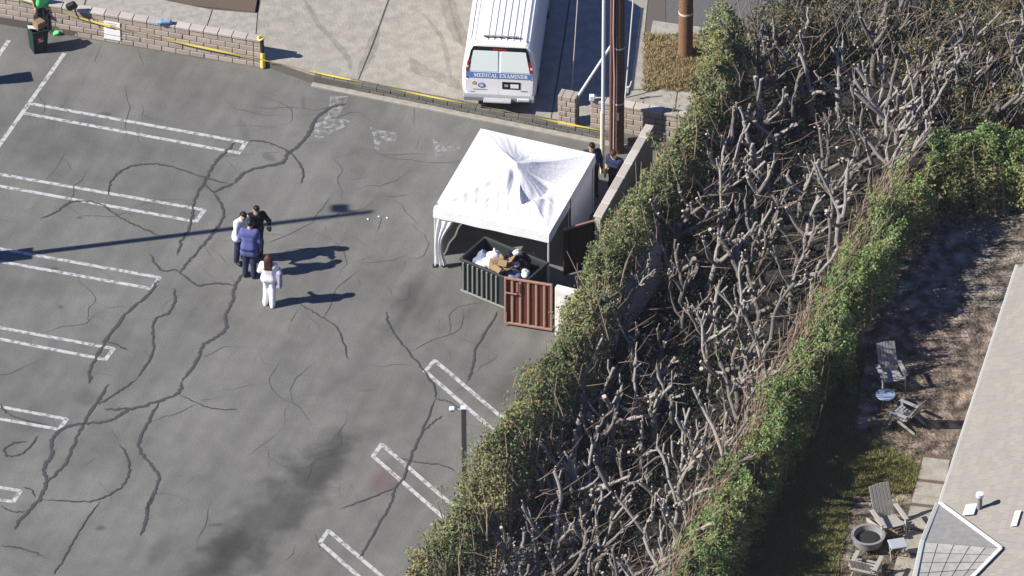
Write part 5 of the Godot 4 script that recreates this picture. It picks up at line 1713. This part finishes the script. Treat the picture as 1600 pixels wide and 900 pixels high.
func build_tape() -> void:
	var o := thing("caution_tape", "yellow caution tape strung along the block walls", "tape", g(36, 41))
	var sag := func(a: Vector3, b: Vector3, drop: float) -> PackedVector3Array:
		var p := PackedVector3Array()
		for i in 25:
			var t := i / 24.0
			p.append(a.lerp(b, t) + Vector3.DOWN * drop * 4.0 * t * (1.0 - t) - o.position)
		return p
	var k0 := g(20, -4, 1.04); var k1 := g(172, 41, 0.62); var k2 := g(409, 93, 0.36); var k3 := g(548, 124.5, 0.375); var k4 := g(782, 171.5, 0.375); var k5 := g(940, 203.5, 0.38)
	put("tape_run", strip(sag.call(k0, k1, 0.02), 0.075, 0.2), mats["tape_yellow"], o)
	put("tape_run", strip(sag.call(k1, k2, 0.03), 0.07, 0.31), mats["tape_yellow"], o)
	put("tape_run", strip(sag.call(k2, k3, 0.02), 0.06, 0.24), mats["tape_yellow"], o)
	put("tape_run", strip(sag.call(k3, k4, 0.03), 0.055, 0.37), mats["tape_yellow"], o)
	put("tape_run", strip(sag.call(k4, k5, 0.02), 0.055, 0.28), mats["tape_yellow"], o)
	# a post at the wall end, wound with tape, a roll on its top
	var p := thing("tape_post", "short dark post at the wall end wound with yellow tape", "post", g(411, 106))
	var st := begin()
	rod(st, Vector3.ZERO, Vector3(0, 1.0, 0), 0.04, 0.04, 10)
	put("post", st.commit(), mats["black_metal"], p)
	st = begin()
	rod(st, Vector3(0, 0.03, 0), Vector3(0, 0.5, 0), 0.075, 0.06, 10)
	put("wound_tape", st.commit(), mats["tape_yellow"], p)
	st = begin()
	var ring := PackedVector3Array()
	var rr := PackedFloat32Array()
	for i in 17:
		var a := TAU * i / 16.0
		ring.append(Vector3(-0.04 + 0.075 * cos(a), 0.98 + 0.02 * sin(a * 2.0), 0.075 * sin(a)))
		rr.append(0.028)
	tube(st, ring, rr, 6, false)
	put("tape_roll", st.commit(), mats["tape_yellow"], p)
	# paper sign on the wall
	var base := g(177, 65.5)
	var dir := (g(408, 103) - g(0, 35)).normalized()
	var s := thing("paper_sign", "white paper sign fixed to the block wall under the tape", "sign", base, atan2(-dir.z, dir.x))
	put("sheet", box_mesh(Vector3(0.46, 0.44, 0.012), 0.003), mats["paper"], s, Vector3(0, 0.5, 0.07))
	put("sheet", box_mesh(Vector3(0.46, 0.13, 0.012), 0.003), mats["paper"], s, Vector3(0, 0.19, 0.07))
	for i in 4:
		put("printed_line", box_mesh(Vector3(0.3 - 0.05 * (i % 2), 0.022, 0.004)), mats["ink"], s, Vector3(-0.02, 0.66 - i * 0.055, 0.077))
	# folded cloth on the wall top
	st = begin()
	nets(st, [[Vector3(-0.16, 0.03, 0), Vector3(0.14, 0.03, 0.02), 0.06, 0.05], [Vector3(-0.1, 0.06, 0.06), Vector3(0.12, 0.05, 0.08), 0.04, 0.05], [Vector3(0.14, 0.02, 0.04), Vector3(0.2, 0.0, 0.06), 0.03, 0.02]], 0.014, 50.0)
	var cl := put("folded_cloth", st.commit(), mats["cloth_blue"], null, g(257, 35, 0.97), 0.2)
	tag(cl, "blue folded cloth lying on top of the block wall", "cloth")
	# black bag propped on the wall
	st = begin()
	box(st, Vector3(0.3, 0.24, 0.14), Transform3D(Basis(Vector3.BACK, 0.5), Vector3(0, 0.16, 0)), 0.05)
	var bg := thing("shoulder_bag", "black bag propped on the wall top near the left corner", "bag", g(112, 17, 0.97))
	put("bag_body", st.commit(), mats["bag_black"], bg)
	st = begin()
	tube(st, PackedVector3Array([Vector3(0.08, 0.12, 0.06), Vector3(0.13, 0.0, 0.13), Vector3(0.2, -0.15, 0.16)]), PackedFloat32Array([0.018, 0.018, 0.015]), 6)
	put("strap", st.commit(), mats["bag_black"], bg)
	# metal post with dark panel at the top left
	var mp := thing("gate_post", "grey metal post with a dark panel by the green vest", "post", g(22, 39))
	put("post", box_mesh(Vector3(0.08, 1.6, 0.08), 0.01), mats["conduit"], mp, Vector3(0, 0.8, 0))
	put("panel", box_mesh(Vector3(0.2, 1.2, 0.03), 0.006), mats["black_metal"], mp, Vector3(0.15, 0.75, -0.02))
	put("panel", box_mesh(Vector3(0.06, 1.2, 0.03), 0.006), mats["black_metal"], mp, Vector3(-0.08, 0.75, -0.02))
	# litter on the asphalt
	rng.seed = 40
	for q in [[592, 339, "crumpled white litter near the tip of the long shadow"], [605, 341, "white scrap, rightmost bit of litter past the long shadow"], [575, 343, "tiny white scrap under the tip of the long shadow"]]:
		st = begin()
		nets(st, [[Vector3(-0.02, 0.012, 0), Vector3(0.02, 0.014, 0.01), 0.014, 0.012], [Vector3(0, 0.014, 0.01), Vector3(0.012, 0.012, -0.02), 0.01, 0.01]], 0.006, 140.0)
		var l := put("litter", st.commit(), mats["paper"], null, g(q[0], q[1]), rng.randf() * 6.0)
		tag(l, q[2], "litter")

# ------------------------------------------------------------------ back yard and house
func lounge_chair(called: String, label: String, at: Vector3, turn: float, m: Material, scale_by := 1.0) -> void:
	# slatted garden chair: raked back of slats, sloping seat, broad arms
	var o := thing(called, label, "chair", at, turn)
	o.scale = Vector3.ONE * scale_by
	for i in 6:
		var s := begin()
		box(s, Vector3(0.075, 0.85 - 0.02 * absf(i - 2.5), 0.02), Transform3D(Basis(Vector3.RIGHT, -0.5), Vector3(-0.22 + i * 0.088, 0.68, -0.42)), 0.006)
		put("back_slat", s.commit(), m, o)
	for i in 5:
		var s := begin()
		box(s, Vector3(0.54, 0.02, 0.085), Transform3D(Basis(Vector3.RIGHT, 0.14), Vector3(0, 0.33 + i * 0.014, -0.16 + i * 0.105)), 0.006)
		put("seat_slat", s.commit(), m, o)
	for x in [-0.31, 0.31]:
		put("arm", box_mesh(Vector3(0.12, 0.025, 0.66), 0.008), m, o, Vector3(x, 0.56, 0.02))
		put("leg", box_mesh(Vector3(0.035, 0.55, 0.09), 0.006), m, o, Vector3(x, 0.275, 0.28))
		var s := begin()
		beam(s, Vector3(x * 0.93, 0.04, -0.6), Vector3(x * 0.93, 0.36, 0.26), 0.03, 0.1, 0.006)
		put("leg", s.commit(), m, o)
	var s2 := begin()
	beam(s2, Vector3(-0.28, 0.62, -0.45), Vector3(0.28, 0.62, -0.45), 0.03, 0.06, 0.005)
	put("back_rail", s2.commit(), m, o)

func build_furniture() -> void:
	lounge_chair("garden_chair", "grey garden chair with tall back behind the blue table", g(1392, 603, YARD), 0.25, mats["chair_grey"], 0.95)
	lounge_chair("garden_chair", "pale garden chair tipped towards the blue round table", g(1412, 662, YARD), -2.2, mats["chair_grey"], 0.85)
	lounge_chair("slatted_chair", "weathered slatted lounge chair beside the fire pit", g(1388, 832, YARD), 0.4, mats["chair_wood"], 1.05)
	lounge_chair("slatted_chair", "weathered slatted chair at the bottom edge by the fire pit", g(1352, 905, YARD), 2.8, mats["chair_wood"], 1.0)
	var t := thing("round_table", "small blue round table between two grey chairs", "table", g(1383, 638, YARD))
	var st := begin()
	lathe(st, PackedVector2Array([Vector2(0.0, 0.42), Vector2(0.24, 0.42), Vector2(0.25, 0.435), Vector2(0.25, 0.45), Vector2(0.22, 0.455), Vector2(0, 0.455)]), Vector3.ZERO, 20)
	put("table_top", st.commit(), mats["table_blue"], t)
	for i in 3:
		st = begin()
		rod(st, Vector3(cos(i * 2.1) * 0.1, 0.42, sin(i * 2.1) * 0.1), Vector3(cos(i * 2.1) * 0.22, 0, sin(i * 2.1) * 0.22), 0.015)
		put("leg", st.commit(), mats["black_metal"], t)
	var f := thing("fire_pit", "round metal fire pit with a dark bowl between slatted chairs", "fire pit", g(1356, 856, YARD))
	st = begin()
	lathe(st, PackedVector2Array([Vector2(0.24, 0.1), Vector2(0.37, 0.2), Vector2(0.4, 0.4), Vector2(0.43, 0.42), Vector2(0.43, 0.435), Vector2(0.36, 0.435), Vector2(0.35, 0.4), Vector2(0.3, 0.25), Vector2(0, 0.24)]), Vector3.ZERO, 24)
	put("bowl", st.commit(), mats["steel"], f)
	st = begin()
	lathe(st, PackedVector2Array([Vector2(0.325, 0.3), Vector2(0.2, 0.33), Vector2(0, 0.34)]), Vector3.ZERO, 20)
	put("ash", st.commit(), mats["ash"], f)
	for i in 4:
		st = begin()
		rod(st, Vector3(cos(i * PI / 2) * 0.26, 0.15, sin(i * PI / 2) * 0.26), Vector3(cos(i * PI / 2) * 0.34, 0, sin(i * PI / 2) * 0.34), 0.02)
		put("leg", st.commit(), mats["black_metal"], f)
	var s := thing("stool", "folding stool with a grey seat next to the slatted chair", "stool", g(1402, 870, YARD), 0.25)
	put("seat", box_mesh(Vector3(0.44, 0.04, 0.38), 0.015), mats["seat_grey"], s, Vector3(0, 0.43, 0))
	for x in [-0.18, 0.18]:
		for z in [-0.15, 0.15]:
			st = begin()
			rod(st, Vector3(x, 0.41, z), Vector3(x * 1.1, 0, -z), 0.014)
			put("leg", st.commit(), mats["chair_wood"], s)
	# a few pots and odd things by the chairs
	for q in [[1336, 884, "small leafy pot plant beside the fire pit", 1.0], [1330, 620, "low pot plant left of the blue table", 0.8]]:
		var p := thing("pot_plant", q[2], "plant", g(q[0], q[1], YARD))
		p.scale = Vector3.ONE * q[3]
		st = begin()
		lathe(st, PackedVector2Array([Vector2(0.08, 0), Vector2(0.13, 0.2), Vector2(0.14, 0.22), Vector2(0.11, 0.2), Vector2(0, 0.19)]), Vector3.ZERO, 14)
		put("pot", st.commit(), mats["pole_wood_red"], p)
		var xf: Array[Transform3D] = []
		var cols: Array[Color] = []
		for i in 60:
			xf.append(Transform3D(Basis(Vector3.UP, rng.randf() * TAU), Vector3(rng.randf_range(-0.13, 0.13), rng.randf_range(0.2, 0.45), rng.randf_range(-0.13, 0.13))))
			cols.append(Color(0.1, 0.14, 0.08) * rng.randf_range(0.7, 1.4))
		scatter("foliage", leaf_clump(0.08, 5, 0.06, 9), xf, cols, mats["leaf"], p).set_meta("kind", "stuff")

func build_house() -> void:
	var EH := YARD + 2.5
	var e0 := g(1592, 413, EH)
	var e1 := g(1470, 790, EH)
	var ed := (e1 - e0).normalized()
	var e2 := e1 + ed * 6.0
	var up_n := Vector3(-ed.z, 0, ed.x)
	if up_n.x < 0: up_n = -up_n
	var slope := deg_to_rad(18.0)
	var up := up_n * cos(slope) + Vector3.UP * sin(slope)
	var nrm := up_n * -sin(slope) + Vector3.UP * cos(slope)
	var o := thing("house", "house with pale shingled roof at the right edge", "house", Vector3(e1.x, YARD, e1.z) + up_n * 0.5)
	var base := o.position
	# walls
	var a := e0 + ed * 0.4 + up_n * 0.5
	var b := e2 + up_n * 0.5
	var st := begin()
	var wl := a.distance_to(b)
	box(st, Vector3(wl, EH - YARD - 0.1, 0.18), Transform3D(along(Vector3.ZERO, ed), Vector3((a.x + b.x) / 2, (EH + YARD) / 2 - 0.05, (a.z + b.z) / 2) - base))
	beam(st, Vector3(a.x, 2.1, a.z) - base + up_n * 0.1, Vector3(a.x, 2.1, a.z) + up_n * 7 - base, 0.18, EH - YARD - 0.1)
	put("wall", st.commit(), mats["stucco"], o)
	# roof deck and shingles
	st = begin()
	var c0 := e0 + up * 5.0
	var c2 := e2 + up * 5.0
	quad(st, e0 - base, e2 - base, c2 - base, c0 - base, nrm)
	quad(st, e0 - nrm * 0.12 - base, e2 - nrm * 0.12 - base, c2 - nrm * 0.12 - base, c0 - nrm * 0.12 - base, -nrm)
	quad(st, e0 - base, e2 - base, e2 - nrm * 0.12 - base, e0 - nrm * 0.12 - base, -up)
	quad(st, e0 - base, c0 - base, c0 - nrm * 0.12 - base, e0 - nrm * 0.12 - base, -ed)
	# ridge beyond the frame and the far slope
	var far := up_n * 5.0 * cos(slope)
	quad(st, c0 - base, c2 - base, c2 + far + Vector3.DOWN * 5.0 * sin(slope) - base, c0 + far + Vector3.DOWN * 5.0 * sin(slope) - base, Vector3.UP)
	var roof := put("roof", st.commit(), mats["roof_base"], o)
	rng.seed = 61
	var sh := []
	for w in [0.24, 0.31, 0.36]:
		var s := begin()
		box(s, Vector3(w - 0.008, 0.014, 0.2), Transform3D(), 0.004)
		sh.append(s.commit())
	var widths := PackedFloat32Array([0.24, 0.31, 0.36])
	var total := e0.distance_to(e2)
	var rest := []
	for m in 4: rest.append(begin())
	var tilt := Basis(ed, nrm, up)
	if tilt.determinant() < 0: tilt = Basis(-ed, nrm, up)
	var count := 0
	for r in 33:
		var x := rng.randf() * 0.2
		while x < total - 0.2:
			var v := rng.randi_range(0, 2)
			var mi := rng.randi_range(0, 3)
			var pos := e0 + ed * (x + widths[v] * 0.5) + up * (r * 0.15 + 0.08) + nrm * 0.012
			var xf := Transform3D(tilt.rotated(ed, 0.045 * (1.0 if tilt.x.dot(ed) > 0 else -1.0)), pos - base)
			# in view and large enough to pick apart: a shingle of its own
			var rel := pos - eye
			var sx := 800.0 + FOCAL * rel.x / rel.dot(cam_fwd)
			var sy := 450.0 - FOCAL * rel.dot(cam_up) / rel.dot(cam_fwd)
			if count < 300 and sx < 1606 and sy < 906:
				var s := put("shingle", sh[v], mats["shingle%d" % mi], roof)
				s.transform = xf
				count += 1
			else:
				box(rest[mi], Vector3(widths[v] - 0.008, 0.014, 0.2), xf)
			x += widths[v]
	for m in 4: put("shingles", rest[m].commit(), mats["shingle%d" % m], roof).set_meta("kind", "stuff")
	st = begin()
	beam(st, e0 - up * 0.05 - nrm * 0.03 - base, e1 - up * 0.05 - nrm * 0.03 - base, 0.11, 0.09, 0.02)
	put("gutter", st.commit(), mats["gutter"], o)
	# vent pipe
	var vp := g(1530, 796, EH + 0.33)
	st = begin()
	rod(st, vp - base - Vector3.UP * 0.2, vp - base + Vector3.UP * 0.42, 0.07, 0.07, 14)
	var vent := put("vent_pipe", st.commit(), mats["steel"], roof)
	st = begin()
	rod(st, vp - base + Vector3.UP * 0.42, vp - base + Vector3.UP * 0.5, 0.1, 0.1, 14)
	put("vent_cap", st.commit(), mats["conduit"], roof)
	for q in [[1516, 797, 0.3, 0.42], [1588, 811, 0.16, 0.6]]:
		var fp := g(q[0], q[1], EH + (0.33 if q[0] < 1550 else 0.72))
		st = begin()
		box(st, Vector3(q[3], 0.03, q[2]), Transform3D(tilt, fp - base + nrm * 0.02), 0.006)
		put("flashing_plate", st.commit(), mats["flashing"], roof)
	# lower wing: grey panelled hip with white valley strips
	var A := e1 + nrm * 0.05
	var plane := Plane(nrm, e1 + nrm * 0.05)
	var d1 := g(1565, 858, 0) - eye
	var B: Vector3 = plane.intersects_ray(eye, d1)
	var C: Vector3 = plane.intersects_ray(eye, g(1512, 912, 0) - eye)
	var D := g(1441, 848, B.y + 0.03)
	var E := g(1424, 930, B.y - 0.05)
	var roof2 := begin()
	flat(roof2, A - base, D - base, B - base, Vector3.UP)
	quad(roof2, D - base, E - base, C - base, B - base, Vector3.UP)
	quad(roof2, D - base, E - base, E - base + Vector3.DOWN * 0.15, D - base + Vector3.DOWN * 0.15, -up_n)
	var wing := put("wing_roof", roof2.commit(), mats["roof_dark"], o)
	var panel := func(q: Array, m: Material) -> void:
		var mid := Vector3.ZERO
		for p in q: mid += p / q.size()
		var nn: Vector3 = (q[1] - q[0]).cross(q[2] - q[0]).normalized()
		if nn.y < 0: nn = -nn
		var r := []
		for p in q: r.append(mid + (p - mid) * (1.0 - 0.014 / (p - mid).length()) + nn * 0.03 - base)
		var s := begin()
		for k in range(1, r.size() - 1): flat(s, r[0], r[k], r[k + 1], nn)
		for k in r.size():
			var k2 := (k + 1) % r.size()
			quad(s, r[k], r[k2], r[k2] - nn * 0.035, r[k] - nn * 0.035, (r[k] + r[k2]) * 0.5 - (mid - base))
		put("panel", s.commit(), m, wing)
	panel.call([A, D, B], mats["roof_panel"])
	for r in 5:
		for c in 5:
			var q := []
			for k in [[r, c], [r, c + 1], [r + 1, c + 1], [r + 1, c]]:
				q.append(D.lerp(E, k[0] / 5.0).lerp(B.lerp(C, k[0] / 5.0), k[1] / 5.0))
			panel.call(q, mats["roof_panel%d" % rng.randi_range(0, 2)])
	for q in [[A, B], [B, C]]:
		st = begin()
		beam(st, q[0] - base + nrm * 0.045, q[1] - base + nrm * 0.045, 0.1, 0.04, 0.008)
		put("valley_flashing", st.commit(), mats["flashing"], wing)
	for q in [[A - up * 0.06, D], [D, E]]:
		st = begin()
		beam(st, q[0] - base, q[1] - base, 0.13, 0.12, 0.02)
		put("gutter", st.commit(), mats["gutter"], o)
	# low walls under the wing
	st = begin()
	beam(st, Vector3(D.x, (D.y + YARD) * 0.5, D.z) - base + up_n * 0.35, Vector3(E.x, (E.y + YARD) * 0.5, E.z) - base + up_n * 0.35, 0.15, D.y - YARD - 0.2)
	put("wall", st.commit(), mats["stucco"], o)

# ------------------------------------------------------------------ the scene
func _ready() -> void:
	var el := deg_to_rad(ELEV)
	eye = Vector3(0, sin(el), cos(el)) * DIST
	cam_fwd = -eye.normalized()
	cam_up = Vector3(0, cos(el), -sin(el))
	var cam := Camera3D.new()
	cam.name = "view_camera"
	add_child(cam)
	cam.position = eye
	cam.basis = Basis(Vector3.RIGHT, -el)
	cam.fov = rad_to_deg(2.0 * atan(450.0 / FOCAL))
	cam.near = 20.0
	cam.far = 2000.0
	cam.current = true
	var we := WorldEnvironment.new()
	we.name = "world_environment"
	var env := Environment.new()
	env.background_mode = Environment.BG_SKY
	var sky := Sky.new()
	var sm := ProceduralSkyMaterial.new()
	sm.sky_top_color = Color(0.2, 0.33, 0.6)
	sm.sky_horizon_color = Color(0.52, 0.62, 0.76)
	sm.sky_curve = 0.16
	sm.ground_bottom_color = Color(0.2, 0.19, 0.17)
	sm.ground_horizon_color = Color(0.5, 0.55, 0.6)
	sm.sun_angle_max = 8.0
	sm.energy_multiplier = 0.66
	sky.sky_material = sm
	env.sky = sky
	env.tonemap_mode = Environment.TONE_MAPPER_LINEAR
	env.tonemap_exposure = 1.88
	env.fog_enabled = true
	env.fog_density = 0.00006
	env.fog_light_color = Color(0.8, 0.81, 0.83)
	env.sdfgi_enabled = true
	env.ssao_enabled = true
	env.ssil_enabled = true
	we.environment = env
	add_child(we)
	var sun := DirectionalLight3D.new()
	sun.name = "sun"
	sun.light_energy = 1.55
	sun.light_color = Color(1.0, 0.975, 0.94)
	sun.light_angular_distance = 0.5
	sun.shadow_enabled = true
	add_child(sun)
	# shadows run to the right and a little away; the sun stands 36 degrees high
	var flat_dir := Vector3(0.98, 0, -0.2)
	var down := flat_dir * cos(deg_to_rad(36.0)) + Vector3.DOWN * sin(deg_to_rad(36.0))
	sun.look_at_from_position(Vector3.ZERO, down, Vector3.UP)

	make_materials()
	build_upper_ground()
	build_lot()
	build_walls()
	build_yard()
	build_house()
	build_hedges()
	build_poles()
	build_van()
	build_tent()
	build_skip()
	var lift := 1.58
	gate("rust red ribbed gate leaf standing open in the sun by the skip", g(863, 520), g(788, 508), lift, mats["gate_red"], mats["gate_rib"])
	gate("brown gate leaf beside the tent wall, shade put into its colour", g(932, 418), g(880, 433), lift, mats["gate_shaded"], mats["gate_shaded"])
	build_bins()
	build_tape()
	build_furniture()
	build_people()
